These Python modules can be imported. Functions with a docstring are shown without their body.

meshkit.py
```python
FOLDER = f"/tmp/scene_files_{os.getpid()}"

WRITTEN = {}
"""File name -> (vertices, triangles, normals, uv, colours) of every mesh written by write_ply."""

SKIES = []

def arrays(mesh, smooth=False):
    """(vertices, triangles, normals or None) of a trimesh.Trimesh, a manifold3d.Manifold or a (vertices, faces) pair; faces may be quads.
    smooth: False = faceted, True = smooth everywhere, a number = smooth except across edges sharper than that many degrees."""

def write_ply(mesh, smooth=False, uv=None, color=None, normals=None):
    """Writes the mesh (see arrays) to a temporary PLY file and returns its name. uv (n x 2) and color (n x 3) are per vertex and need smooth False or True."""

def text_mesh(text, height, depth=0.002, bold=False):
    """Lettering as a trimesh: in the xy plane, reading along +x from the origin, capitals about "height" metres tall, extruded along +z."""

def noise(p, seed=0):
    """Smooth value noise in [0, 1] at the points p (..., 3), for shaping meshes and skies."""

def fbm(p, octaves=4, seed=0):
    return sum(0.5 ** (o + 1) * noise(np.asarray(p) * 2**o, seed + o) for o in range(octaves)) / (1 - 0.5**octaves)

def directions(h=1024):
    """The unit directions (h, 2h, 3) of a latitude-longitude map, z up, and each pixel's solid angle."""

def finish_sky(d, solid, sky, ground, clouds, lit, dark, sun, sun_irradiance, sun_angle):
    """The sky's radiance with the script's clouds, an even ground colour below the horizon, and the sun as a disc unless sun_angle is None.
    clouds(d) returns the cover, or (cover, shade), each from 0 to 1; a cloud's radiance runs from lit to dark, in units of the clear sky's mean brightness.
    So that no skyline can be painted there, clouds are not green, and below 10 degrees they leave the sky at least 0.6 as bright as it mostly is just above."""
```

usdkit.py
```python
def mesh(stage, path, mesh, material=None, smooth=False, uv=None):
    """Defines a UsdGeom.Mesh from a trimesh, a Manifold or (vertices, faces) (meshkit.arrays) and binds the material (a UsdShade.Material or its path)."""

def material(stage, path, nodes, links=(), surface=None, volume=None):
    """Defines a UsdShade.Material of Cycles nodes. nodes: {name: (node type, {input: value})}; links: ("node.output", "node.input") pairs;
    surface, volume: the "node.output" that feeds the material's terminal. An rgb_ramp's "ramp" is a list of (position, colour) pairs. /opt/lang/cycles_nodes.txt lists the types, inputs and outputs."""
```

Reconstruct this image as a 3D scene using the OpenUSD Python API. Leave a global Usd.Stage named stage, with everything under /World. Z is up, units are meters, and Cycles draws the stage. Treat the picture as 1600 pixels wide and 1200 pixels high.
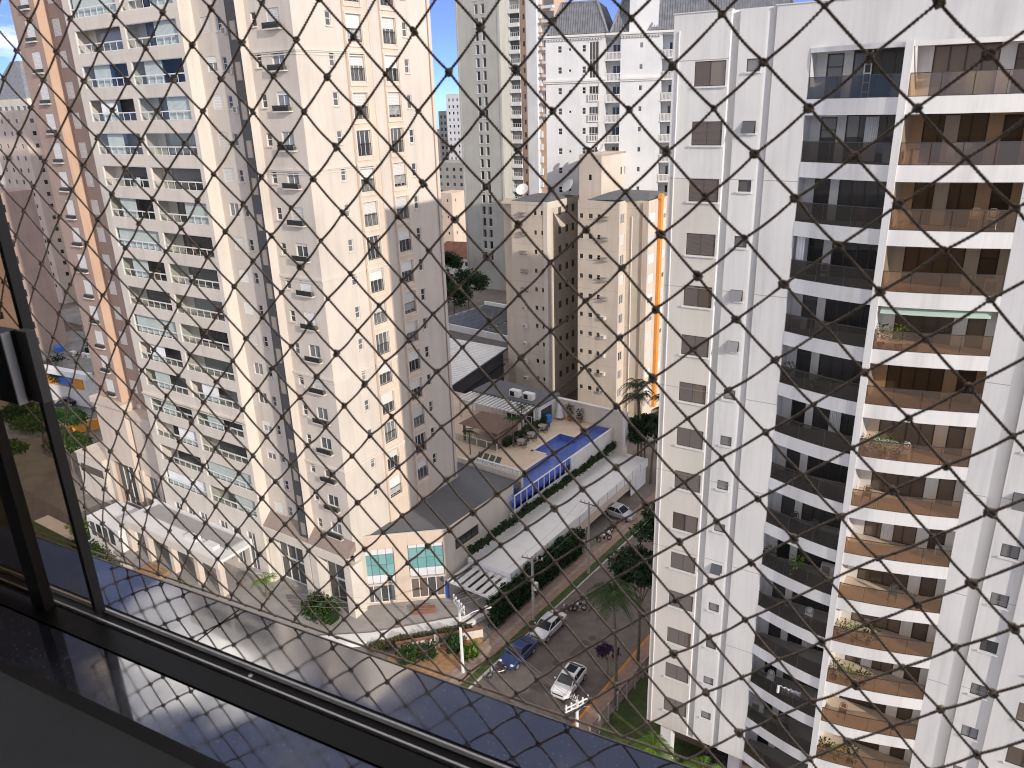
import math, random
import numpy as np, trimesh, manifold3d as m3, usdkit
from pxr import Usd, UsdGeom, UsdLux, UsdShade, Gf, Sdf, Vt

stage = Usd.Stage.CreateInMemory()
UsdGeom.SetStageUpAxis(stage, UsdGeom.Tokens.z)
UsdGeom.SetStageMetersPerUnit(stage, 1.0)
UsdGeom.Xform.Define(stage, '/World')
UsdGeom.Scope.Define(stage, '/World/Looks')
# ------------------------------------------------------------ camera, sky, sun
CZ = 45.0
nad = np.array([102., 3260., 1200.]); nad /= np.linalg.norm(nad)
upc = -nad
fwc = np.array([0, 0, 1.]) - upc[2] * upc; fwc /= np.linalg.norm(fwc)
rtc = np.cross(fwc, upc); rtc *= np.sign(rtc[0])
EXPOSURE = 0.33
cam = UsdGeom.Camera.Define(stage, '/World/camera')
cam.CreateFocalLengthAttr(27.0); cam.CreateHorizontalApertureAttr(36.0); cam.CreateVerticalApertureAttr(27.0)
cam.CreateClippingRangeAttr(Gf.Vec2f(0.05, 5000)); cam.CreateExposureAttr(EXPOSURE); cam.CreateFStopAttr(17.0); cam.CreateFocusDistanceAttr(60.0)
w_ = lambda v: np.array([v @ rtc, v @ fwc, v @ upc])          # picture axes to world axes
cx, cy, cz_ = w_(np.array([1., 0, 0])), w_(np.array([0, -1., 0])), w_(np.array([0, 0, -1.]))
cam.AddTransformOp().Set(Gf.Matrix4d(*cx, 0, *cy, 0, *cz_, 0, 0, 0, CZ, 1))
SUN_EL = math.radians(21.0); SUN_H = np.array([0.6, -0.8]); SUN_ROT = math.atan2(*SUN_H)
sun = UsdLux.DistantLight.Define(stage, '/World/sun')
sun.CreateIntensityAttr(0.68); sun.CreateNormalizeAttr(True); sun.CreateAngleAttr(0.6); sun.CreateColorAttr(Gf.Vec3f(1.0, 0.91, 0.81))
sz = np.array([*(SUN_H * math.cos(SUN_EL)), math.sin(SUN_EL)]); sx = np.cross([0, 0, 1.], sz); sx /= np.linalg.norm(sx); sy = np.cross(sz, sx)
sun.AddTransformOp().Set(Gf.Matrix4d(*sx, 0, *sy, 0, *sz, 0, 0, 0, 0, 1))
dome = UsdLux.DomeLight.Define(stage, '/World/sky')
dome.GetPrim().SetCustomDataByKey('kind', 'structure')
LOCX, C0, C1, FILL_CLOUD, TINT = 22.5, .49, .64, (17., 15.9, 14.6), (.50, .66, 1.04)      # broken cloud, brightened all round as added fill light; tint of the clear part
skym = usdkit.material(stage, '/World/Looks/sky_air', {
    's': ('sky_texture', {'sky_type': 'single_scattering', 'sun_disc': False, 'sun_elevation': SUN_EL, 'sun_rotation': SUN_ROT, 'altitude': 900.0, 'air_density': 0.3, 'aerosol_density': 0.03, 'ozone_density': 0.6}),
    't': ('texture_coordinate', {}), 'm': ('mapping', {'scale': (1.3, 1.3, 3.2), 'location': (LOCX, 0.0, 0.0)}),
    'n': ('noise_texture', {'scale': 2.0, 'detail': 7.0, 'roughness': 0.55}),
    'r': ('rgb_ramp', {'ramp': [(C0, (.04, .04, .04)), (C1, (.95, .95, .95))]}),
    'x': ('mix', {'color2': FILL_CLOUD}), 'h': ('mix', {'mix_type': 'multiply', 'fac': 1.0, 'color2': TINT}), 'b': ('background_shader', {'strength': 0.13})},
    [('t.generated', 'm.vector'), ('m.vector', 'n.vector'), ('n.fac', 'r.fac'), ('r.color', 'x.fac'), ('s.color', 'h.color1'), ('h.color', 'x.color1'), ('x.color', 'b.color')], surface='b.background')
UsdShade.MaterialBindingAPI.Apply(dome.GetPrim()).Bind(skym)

# ------------------------------------------------------------ helpers
class Fr:                                   # a vertical working plane: s along it, o out of it towards the viewer, z up
    def __init__(f, x, y, a):
        a = math.radians(a); f.O = np.array([x, y]); f.d = np.array([math.cos(a), math.sin(a)]); f.n = np.array([math.sin(a), -math.cos(a)])
    def p(f, s, o, z): return (*(f.O + s * f.d + o * f.n), z)
    def sub(f, s, o, da): q = f.O + s * f.d + o * f.n; return Fr(q[0], q[1], math.degrees(math.atan2(f.d[1], f.d[0])) + da)
WF = Fr(0, 0, 0); WF.n = np.array([0, 1.]); WF.d = np.array([1., 0])    # plain world axes: s=x, o=y

BOXF = np.array([[0, 2, 1], [0, 3, 2], [4, 5, 6], [4, 6, 7], [0, 1, 5], [0, 5, 4], [1, 2, 6], [1, 6, 5], [2, 3, 7], [2, 7, 6], [3, 0, 4], [3, 4, 7]])
class MB:
    def __init__(b): b.v = []; b.f = []; b.k = 0
    def raw(b, v, f):
        v = np.asarray(v, float).reshape(-1, 3); f = np.asarray(f, int).reshape(-1, 3)
        b.v.append(v); b.f.append(f + b.k); b.k += len(v); return b
    def hexa(b, c):
        c = np.asarray(c, float); f = BOXF
        e = c[1] - c[0], c[3] - c[0], c[4] - c[0]
        if np.dot(np.cross(e[0], e[1]), e[2]) < 0: f = f[:, ::-1]
        return b.raw(c, f)
    def box(b, F, s0, s1, o0, o1, z0, z1):
        return b.hexa([F.p(s0, o0, z0), F.p(s1, o0, z0), F.p(s1, o1, z0), F.p(s0, o1, z0), F.p(s0, o0, z1), F.p(s1, o0, z1), F.p(s1, o1, z1), F.p(s0, o1, z1)])
    def quad(b, p, q, r, s): return b.raw([p, q, r, s], [[0, 1, 2], [0, 2, 3]])
    def vq(b, F, s0, s1, o, z0, z1): return b.quad(F.p(s0, o, z0), F.p(s1, o, z0), F.p(s1, o, z1), F.p(s0, o, z1))
    def frame(b, F, o0, o1, s0, s1, z0, z1, t, mull=()):
        b.box(F, s0, s1, o0, o1, z0, z0 + t); b.box(F, s0, s1, o0, o1, z1 - t, z1)
        b.box(F, s0, s0 + t, o0, o1, z0 + t, z1 - t); b.box(F, s1 - t, s1, o0, o1, z0 + t, z1 - t)
        for m in mull: b.box(F, m - t / 2, m + t / 2, o0, o1, z0 + t, z1 - t)
        return b
    def prism(b, pts, z0, z1):              # convex-or-not polygon in plan, z0 may be a list
        from shapely.geometry import Polygon
        g = trimesh.creation.extrude_polygon(Polygon(pts), z1 - z0, engine='earcut'); g.apply_translation([0, 0, z0])
        return b.raw(g.vertices, g.faces)
    def tube(b, pts, r, n=6, cap=True):
        p = np.asarray(pts, float); r = np.broadcast_to(np.asarray(r, float), (len(p),))
        t = np.gradient(p, axis=0); t /= np.linalg.norm(t, axis=1, keepdims=True) + 1e-12
        a = np.cross(t, np.where(np.abs(t[:, 2:]) < 0.9, [0, 0, 1.], [1., 0, 0])); a /= np.linalg.norm(a, axis=1, keepdims=True) + 1e-12
        c = np.cross(t, a); g = np.arange(n) * 2 * math.pi / n
        v = p[:, None] + r[:, None, None] * (np.cos(g)[None, :, None] * a[:, None] + np.sin(g)[None, :, None] * c[:, None])
        i, j = np.meshgrid(np.arange(len(p) - 1), np.arange(n), indexing='ij')
        q = np.stack([i * n + j, i * n + (j + 1) % n, (i + 1) * n + (j + 1) % n, (i + 1) * n + j], -1).reshape(-1, 4)
        f = np.vstack([q[:, [0, 1, 2]], q[:, [0, 2, 3]]])
        if cap:
            f = np.vstack([f, [[0, k + 1, k] for k in range(1, n - 1)], [[(len(p) - 1) * n, (len(p) - 1) * n + k, (len(p) - 1) * n + k + 1] for k in range(1, n - 1)]])
        return b.raw(v.reshape(-1, 3), f)
    def lathe(b, prof, c, n=12):
        prof = np.asarray(prof, float); g = np.arange(n) * 2 * math.pi / n
        v = np.stack([prof[:, None, 0] * np.cos(g) + c[0], prof[:, None, 0] * np.sin(g) + c[1], np.broadcast_to(prof[:, None, 1], (len(prof), n)) + c[2]], -1).reshape(-1, 3)
        i, j = np.meshgrid(np.arange(len(prof) - 1), np.arange(n), indexing='ij')
        q = np.stack([i * n + j, i * n + (j + 1) % n, (i + 1) * n + (j + 1) % n, (i + 1) * n + j], -1).reshape(-1, 4)
        return b.raw(v, np.vstack([q[:, [0, 1, 2]], q[:, [0, 2, 3]]]))
    def mesh(b, m):
        if hasattr(m, 'to_mesh'): q = m.to_mesh(); return b.raw(q.vert_properties[:, :3], q.tri_verts)
        return b.raw(m.vertices, m.faces)
    def wall(b, F, o, s0, s1, z0, z1, holes=(), depth=.2):   # a wall face with real openings and their reveals
        H = [h for h in holes if h[1] > s0 and h[0] < s1 and h[3] > z0 and h[2] < z1]
        S = np.unique(np.round([s0, s1] + [x for h in H for x in h[:2]], 4)); Z = np.unique(np.round([z0, z1] + [x for h in H for x in h[2:4]], 4))
        S = S[(S >= s0 - 1e-3) & (S <= s1 + 1e-3)]; Z = Z[(Z >= z0 - 1e-3) & (Z <= z1 + 1e-3)]
        sm, zm = (S[1:] + S[:-1]) / 2, (Z[1:] + Z[:-1]) / 2
        solid = np.ones((len(sm), len(zm)), bool)
        for h in H: solid[np.ix_((sm > h[0]) & (sm < h[1]), (zm > h[2]) & (zm < h[3]))] = False
        i, j = np.nonzero(solid)
        P = lambda ss, zz: np.column_stack([F.O + ss[:, None] * F.d + o * F.n, zz])
        v = np.stack([P(S[i], Z[j]), P(S[i + 1], Z[j]), P(S[i + 1], Z[j + 1]), P(S[i], Z[j + 1])], 1).reshape(-1, 3)
        k = np.arange(len(i))[:, None] * 4
        b.raw(v, np.vstack([k + [0, 1, 2], k + [0, 2, 3]]))
        for h in H:
            a, c, e, g = h[:4]; dp = h[4] if len(h) > 4 else depth
            if dp <= 0: continue
            b.quad(F.p(a, o, e), F.p(a, o - dp, e), F.p(a, o - dp, g), F.p(a, o, g)); b.quad(F.p(c, o - dp, e), F.p(c, o, e), F.p(c, o, g), F.p(c, o - dp, g))
            b.quad(F.p(a, o - dp, e), F.p(a, o, e), F.p(c, o, e), F.p(c, o - dp, e)); b.quad(F.p(a, o, g), F.p(a, o - dp, g), F.p(c, o - dp, g), F.p(c, o, g))
        return b

COUNT, BASE = {}, {}
def fresh(path):
    n = COUNT.get(path, 0); COUNT[path] = n + 1
    return path if n == 0 else '%s_%03d' % (path, n)
def tagp(prim, label=None, cat=None, group=None, kind=None):
    for k, v in (('label', label), ('category', cat), ('group', group), ('kind', kind)):
        if v: prim.SetCustomDataByKey(k, v)
def thing(name, label, cat, base=(0, 0, 0), group=None):
    path = fresh('/World/' + name); x = UsdGeom.Xform.Define(stage, path); x.AddTranslateOp().Set(Gf.Vec3d(*map(float, base)))
    tagp(x.GetPrim(), label, cat, group); BASE[path] = np.array(base, float); return path
def put(path, mb, m, base, smooth=False):
    v = np.vstack(mb.v) - base; f = np.vstack(mb.f)
    if smooth: return usdkit.mesh(stage, path, (v, f), MAT[m], smooth=smooth).GetPrim()
    g = UsdGeom.Mesh.Define(stage, path)
    g.CreatePointsAttr(Vt.Vec3fArray.FromNumpy(v.astype(np.float32))); g.CreateFaceVertexCountsAttr(Vt.IntArray.FromNumpy(np.full(len(f), 3, np.int32)))
    g.CreateFaceVertexIndicesAttr(Vt.IntArray.FromNumpy(f.astype(np.int32).ravel())); g.CreateSubdivisionSchemeAttr('none')
    UsdShade.MaterialBindingAPI.Apply(g.GetPrim()).Bind(MAT[m]); return g.GetPrim()
def part(parent, name, mb, m, label=None, kind=None, smooth=False):
    if not mb.v: return None
    path = fresh(parent + '/' + name); root = '/'.join(path.split('/')[:3])
    tagp(put(path, mb, m, BASE[root], smooth), label, None, None, kind); return path
def single(name, mb, m, label, cat, group=None, kind=None, smooth=False):      # a thing that is one mesh
    path = fresh('/World/' + name); BASE[path] = np.zeros(3)
    tagp(put(path, mb, m, BASE[path], smooth), label, cat, group, kind); return path
def structure(name, mb, m, smooth=False):
    path = fresh('/World/' + name); BASE[path] = np.zeros(3); tagp(put(path, mb, m, BASE[path], smooth), kind='structure'); return path
def copy(src, base, rz=0, label=None, name=None):
    q = stage.GetPrimAtPath(src); was = q.GetCustomData(); nm = name or src.split('/')[-1].rstrip('0123456789').rstrip('_')
    path = fresh('/World/' + nm); x = UsdGeom.Xform.Define(stage, path)
    x.GetPrim().GetReferences().AddInternalReference(Sdf.Path(src)); x.ClearXformOpOrder()
    x.AddTranslateOp().Set(Gf.Vec3d(*map(float, base))); x.AddRotateZOp().Set(float(rz))
    tagp(x.GetPrim(), label or was.get('label'), was.get('category'), was.get('group')); x.GetPrim().SetInstanceable(True); return path

# ------------------------------------------------------------ materials
MAT = {}
def mat(name, nodes, links, surface='p.BSDF', volume=None):
    MAT[name] = usdkit.material(stage, '/World/Looks/' + name, nodes, links, surface=surface, volume=volume)
def plain(name, col, rough=.6, **k):
    mat(name, {'p': ('principled_bsdf', dict(base_color=col, roughness=rough, **k))}, [])
def plaster(name, col, stain=.07, rough=.85, sc=1.0, bump=.25):
    c = np.array(col)
    mat(name, {'g': ('geometry', {}), 'm5': ('mapping', {'scale': (5.5 * sc, 5.5 * sc, .16 * sc)}), 'n5': ('noise_texture', {'scale': 1.0, 'detail': 4.0}), 'r5': ('rgb_ramp', {'ramp': [(.30, (1 - .55 * stain,) * 3), (.52, (1, 1, 1))]}), 'x5': ('mix', {'mix_type': 'multiply', 'fac': 1.0}), 'm': ('mapping', {'scale': (.9 * sc, .9 * sc, .10 * sc)}), 'n': ('noise_texture', {'scale': 1.0, 'detail': 6.0, 'roughness': .62}),
        'r': ('rgb_ramp', {'ramp': [(.28, tuple(c * (1 - 1.6 * stain))), (.5, tuple(c)), (.75, tuple(np.minimum(c * (1 + .35 * stain), .92)))]}),
        'n2': ('noise_texture', {'scale': .23 * sc, 'detail': 3.0}), 'r2': ('rgb_ramp', {'ramp': [(.3, (.90, .90, .91)), (.62, (1, 1, 1))]}),
        'x': ('mix', {'mix_type': 'multiply', 'fac': 1.0}), 'n3': ('noise_texture', {'scale': 34.0, 'detail': 3.0}),
        'b': ('bump', {'strength': bump, 'distance': .01}), 'p': ('principled_bsdf', {'roughness': rough, 'specular_ior_level': .3})},
        [('g.position', 'm.vector'), ('m.vector', 'n.vector'), ('n.fac', 'r.fac'), ('g.position', 'n2.vector'), ('n2.fac', 'r2.fac'), ('r.color', 'x.color1'), ('r2.color', 'x.color2'),
         ('g.position', 'm5.vector'), ('m5.vector', 'n5.vector'), ('n5.fac', 'r5.fac'), ('x.color', 'x5.color1'), ('r5.color', 'x5.color2'), ('x5.color', 'p.base_color'), ('g.position', 'n3.vector'), ('n3.fac', 'b.height'), ('b.normal', 'p.normal')])
def rough_ground(name, c1, c2, scale=1.2, rough=.9, fine=40., bump=.4):
    mat(name, {'g': ('geometry', {}), 'n': ('noise_texture', {'scale': scale, 'detail': 7.0, 'roughness': .65}), 'r': ('rgb_ramp', {'ramp': [(.35, c1), (.65, c2)]}),
        'n3': ('noise_texture', {'scale': fine, 'detail': 3.0}), 'b': ('bump', {'strength': bump, 'distance': .02}), 'p': ('principled_bsdf', {'roughness': rough})},
        [('g.position', 'n.vector'), ('n.fac', 'r.fac'), ('r.color', 'p.base_color'), ('g.position', 'n3.vector'), ('n3.fac', 'b.height'), ('b.normal', 'p.normal')])
def pane(name, c1, c2, rough=.04, ior=1.5):         # window pane, each with its own depth of tone behind it
    mat(name, {'i': ('object_info', {}), 'r': ('rgb_ramp', {'ramp': [(0, c1), (1, c2)]}), 'p': ('principled_bsdf', {'roughness': rough, 'ior': ior})}, [('i.random', 'r.fac'), ('r.color', 'p.base_color')])
def glass(name, tint, refl=.9, ior=1.45, grough=.01, dust=None):
    nodes = {'t': ('transparent_bsdf', {'color': tint}), 'g': ('glossy_bsdf', {'color': (refl, refl, refl), 'roughness': grough}), 'w': ('layer_weight', {'blend': .5}), 'k': ('math', {'math_type': 'power', 'value2': 5.0}), 'f': ('math', {'math_type': 'multiply_add', 'value2': .75, 'value3': (ior - 1) ** 2 / (ior + 1) ** 2}), 'p': ('mix_closure', {})}
    links = [('w.facing', 'k.value1'), ('k.value', 'f.value1'), ('f.value', 'p.fac'), ('t.BSDF', 'p.closure1'), ('g.BSDF', 'p.closure2')]
    if dust: nodes.update(d=('principled_bsdf', {'base_color': dust[1], 'roughness': .9}), q=('mix_closure', {'fac': dust[0]})); links += [('p.closure', 'q.closure1'), ('d.BSDF', 'q.closure2')]
    mat(name, nodes, links, surface='q.closure' if dust else 'p.closure')
def leaf(name, c1, c2, tr=.35):
    mat(name, {'g': ('geometry', {}), 'i': ('object_info', {}), 'r': ('rgb_ramp', {'ramp': [(0, c1), (1, c2)]}), 'd': ('principled_bsdf', {'roughness': .55}), 't': ('translucent_bsdf', {}), 'p': ('mix_closure', {'fac': tr})},
        [('g.random_per_island', 'r.fac'), ('r.color', 'd.base_color'), ('r.color', 't.color'), ('d.BSDF', 'p.closure1'), ('t.BSDF', 'p.closure2')], surface='p.closure')
def varied(name, c1, c2, rough=.6, **k):
    mat(name, {'i': ('object_info', {}), 'r': ('rgb_ramp', {'ramp': [(0, c1), (1, c2)]}), 'p': ('principled_bsdf', dict(roughness=rough, **k))}, [('i.random', 'r.fac'), ('r.color', 'p.base_color')])

plaster('cream', (.67, .607, .53)); plaster('cream_pale', (.72, .66, .57)); plaster('peach', (.70, .57, .46)); plaster('white_wall', (.75, .74, .71), stain=.10)
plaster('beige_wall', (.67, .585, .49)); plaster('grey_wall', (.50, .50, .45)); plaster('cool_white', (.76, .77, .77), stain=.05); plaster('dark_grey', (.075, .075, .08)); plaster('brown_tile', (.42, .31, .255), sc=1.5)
plaster('orange_tile', (.62, .43, .31), sc=1.5); plaster('pink_wall', (.66, .55, .46)); plaster('wing_beige', (.69, .645, .575)); plaster('concrete', (.36, .35, .33)); plaster('balcony_inner', (.62, .56, .49)); plaster('joint', (.34, .30, .26))
plaster('white_roof', (.86, .855, .84), stain=.04); plaster('grey_roof', (.15, .155, .165), rough=.8); plaster('stone_base', (.70, .60, .50)); plaster('room_wall', (.62, .61, .58)); plaster('terrace_white', (.78, .77, .74), stain=.05)
plaster('sunlit_inner', (.70, .57, .44)); plaster('brown_wall', (.22, .15, .12)); plaster('orange_paint', (.80, .33, .07), stain=.08); plaster('brown_eave', (.33, .26, .22), sc=3)
plain('white_metal', (.78, .78, .77), .4); plain('dark_metal', (.05, .045, .042), .45); plain('black_rail', (.03, .03, .03), .5); plain('steel', (.55, .55, .56), .35, metallic=.7)
plain('rail_grey', (.80, .79, .77), .4); plain('track_black', (.007, .007, .007), .42, specular_ior_level=.25); plain('profile_dark', (.03, .027, .025), .4); plain('latch_black', (.012, .012, .012), .35); plain('latch_grey', (.10, .095, .088), .4)
plain('bronze_frame', (.06, .045, .035), .5); plain('curtain', (.70, .71, .72), .9); plain('shutter_white', (.78, .77, .74), .6); plain('shutter_brown', (.155, .13, .115), .6)
plain('blue_tarp', (.06, .2, .62), .5); plain('rubber', (.02, .02, .02), .8); plain('car_white', (.80, .80, .80), .18, coat_weight=1.0); plain('car_silver', (.58, .59, .61), .22, coat_weight=1.0, metallic=.3)
plain('car_dark', (.012, .014, .022), .15, coat_weight=1.0); plain('car_blue', (.015, .035, .12), .15, coat_weight=1.0); plain('car_glass', (.015, .018, .022), .03); plain('lamp_glass', (.7, .7, .72), .1); plain('tail_red', (.4, .02, .02), .3); plain('chrome', (.7, .7, .7), .15, metallic=1.0)
plain('wicker', (.10, .10, .085), .8); plain('wood_brown', (.20, .11, .07), .7); plain('pot', (.34, .15, .08), .8); plain('flower', (.85, .36, .05), .7); plain('white_plastic', (.82, .82, .80), .5); plain('red_cloth', (.6, .05, .05), .8)
plain('green_awning', (.45, .56, .47), .8); plain('green_bin', (.03, .19, .13), .5); plain('blue_paint', (.03, .10, .42), .5); plain('pole_concrete', (.42, .39, .35), .9); plain('pole_white', (.78, .77, .74), .7); plain('wire', (.30, .29, .28), .6); plain('ceramic', (.70, .69, .66), .3)
plain('dish_white', (.80, .79, .75), .6); plain('pipe_white', (.80, .79, .76), .6); plain('pipe_brown', (.40, .31, .24), .7); plain('ac_white', (.72, .71, .68), .6)
pane('pane_dark', (.018, .02, .022), (.10, .10, .10)); pane('pane_brown', (.07, .055, .045), (.19, .15, .12), .08); pane('pane_grey', (.06, .065, .07), (.28, .28, .28)); pane('pane_teal', (.16, .36, .36), (.24, .44, .43), .08)
varied('shutter_mix', (.62, .61, .58), (.84, .83, .80)); varied('inner_mix', (.10, .085, .07), (.34, .29, .24), .9); varied('solar', (.012, .016, .024), (.035, .04, .05), .25); varied('slat_white', (.66, .66, .65), (.80, .80, .79))
glass('glass_clear', (.80, .85, .82), ior=1.45); glass('glass_bronze', (.78, .68, .58), ior=1.45, dust=(.05, (.50, .40, .31))); glass('glass_smoke', (.52, .50, .49), ior=1.45, dust=(.03, (.25, .23, .21))); glass('glass_window', (.72, .67, .61), ior=1.35, dust=(.02, (.4, .37, .33))); glass('glass_window_inner', (.60, .55, .49), ior=1.35); glass('screen_mesh', (.80, .76, .71), ior=1.01)
glass('glass_water', (.55, .66, .92), ior=1.4)
leaf('leaf_green', (.035, .075, .012), (.13, .20, .04)); leaf('leaf_dark', (.02, .045, .012), (.085, .13, .03), .35); leaf('leaf_palm', (.03, .08, .015), (.12, .20, .03)); leaf('leaf_bright', (.16, .28, .03), (.36, .48, .07), .45); leaf('leaf_purple', (.05, .015, .06), (.14, .05, .15)); leaf('leaf_dry', (.14, .13, .05), (.24, .22, .08))
leaf('leaf_vine', (.02, .045, .01), (.07, .10, .03), .25)
rough_ground('asphalt', (.12, .10, .09), (.17, .145, .13), 1.0); rough_ground('asphalt_patch', (.075, .066, .062), (.105, .092, .085), 2.0); rough_ground('ground_mix', (.16, .14, .12), (.24, .21, .18), .3); rough_ground('grass', (.035, .06, .015), (.08, .105, .03), 1.5, fine=90., bump=.9)
rough_ground('soil', (.28, .15, .07), (.44, .27, .14), 2.0); rough_ground('paver', (.26, .175, .135), (.36, .25, .20), 2.5); rough_ground('paver_pale', (.30, .25, .21), (.40, .33, .28), 2.5); rough_ground('deck_stone', (.62, .49, .37), (.70, .56, .44), .8, fine=12.)
rough_ground('plaza_pale', (.66, .60, .52), (.74, .68, .60), .7); rough_ground('plaza_grey', (.30, .28, .26), (.38, .35, .33), .7); rough_ground('flat_roof', (.17, .17, .17), (.29, .28, .27), .35); rough_ground('bark', (.10, .075, .05), (.20, .16, .12), 6.); rough_ground('road_far', (.20, .20, .20), (.26, .26, .26), .5); rough_ground('kerb_paint', (.50, .20, .055), (.62, .27, .08), 3.0)
mat('net_cord', {'g': ('geometry', {}), 'n': ('noise_texture', {'scale': 420.0, 'detail': 4.0}), 'r': ('rgb_ramp', {'ramp': [(.35, (.36, .29, .23)), (.65, (.55, .46, .38))]}), 'd': ('principled_bsdf', {'roughness': .9}), 't': ('translucent_bsdf', {}), 'p': ('mix_closure', {'fac': .32})},
    [('g.position', 'n.vector'), ('n.fac', 'r.fac'), ('r.color', 'd.base_color'), ('r.color', 't.color'), ('d.BSDF', 'p.closure1'), ('t.BSDF', 'p.closure2')], surface='p.closure')
rough_ground('clay_roof', (.22, .09, .06), (.32, .15, .10), .8); rough_ground('kerb_stone', (.40, .38, .35), (.52, .50, .46), 2.)
mat('granite', {'g': ('geometry', {}), 'n': ('noise_texture', {'scale': 26.0, 'detail': 9.0, 'roughness': .7}), 'r': ('rgb_ramp', {'ramp': [(.42, (.003, .004, .009)), (.62, (.010, .012, .022)), (.76, (.09, .10, .13))]}),  # base tinted blue to carry part of the mirrored sky
    'n2': ('noise_texture', {'scale': 9.0, 'detail': 5.0}), 'r2': ('rgb_ramp', {'ramp': [(.35, (.03, .03, .03)), (.75, (.13, .13, .13))]}),
    'v': ('voronoi_texture', {'scale': 130.0}), 'v2': ('noise_texture', {'scale': 7.0, 'detail': 8.0, 'roughness': .7}), 'r4': ('rgb_ramp', {'ramp': [(.50, (0, 0, 0)), (.72, (.055, .055, .058))]}), 'a2': ('mix', {'mix_type': 'add', 'fac': 1.0}), 'r3': ('rgb_ramp', {'ramp': [(.0, (.40, .41, .43)), (.16, (.10, .10, .11)), (.22, (0, 0, 0))]}), 'a': ('mix', {'mix_type': 'add', 'fac': .55}),
    'p': ('principled_bsdf', {'ior': 4.6, 'specular_ior_level': .5})},
    [('g.position', 'n.vector'), ('n.fac', 'r.fac'), ('g.position', 'v.vector'), ('v.distance', 'r3.fac'), ('r.color', 'a.color1'), ('r3.color', 'a.color2'), ('g.position', 'v2.vector'), ('v2.fac', 'r4.fac'), ('a.color', 'a2.color1'), ('r4.color', 'a2.color2'), ('a2.color', 'p.base_color'), ('g.position', 'n2.vector'), ('n2.fac', 'r2.fac'), ('r2.color', 'p.roughness')])
mat('slate_roof', {'g': ('geometry', {}), 'n': ('noise_texture', {'scale': 1.2, 'detail': 5.0}), 'r': ('rgb_ramp', {'ramp': [(.3, (.16, .17, .19)), (.7, (.26, .27, .29))]}), 'p': ('principled_bsdf', {'roughness': .55})}, [('g.position', 'n.vector'), ('n.fac', 'r.fac'), ('r.color', 'p.base_color')])
mat('pool_tile', {'g': ('geometry', {}), 'v': ('voronoi_texture', {'scale': 2.0}), 'r': ('rgb_ramp', {'ramp': [(0, (.21, .29, .60)), (.6, (.17, .24, .53))]}), 'p': ('principled_bsdf', {'roughness': .4})}, [('g.position', 'v.vector'), ('v.distance', 'r.fac'), ('r.color', 'p.base_color')])
mat('water', {'g': ('geometry', {}), 'n': ('noise_texture', {'scale': 2.2, 'detail': 3.0}), 'b': ('bump', {'strength': .12, 'distance': .05}), 't': ('transparent_bsdf', {'color': (.72, .80, .96)}), 'q': ('glossy_bsdf', {'color': (1, 1, 1), 'roughness': .02}), 'w': ('layer_weight', {'blend': .5}), 'k': ('math', {'math_type': 'power', 'value2': 5.0}), 'f': ('math', {'math_type': 'multiply_add', 'value2': .9, 'value3': .02}), 'p': ('mix_closure', {})},
    [('g.position', 'n.vector'), ('n.fac', 'b.height'), ('b.normal', 'q.normal'), ('b.normal', 'w.normal'), ('w.facing', 'k.value1'), ('k.value', 'f.value1'), ('f.value', 'p.fac'), ('t.BSDF', 'p.closure1'), ('q.BSDF', 'p.closure2')], surface='p.closure')
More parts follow.
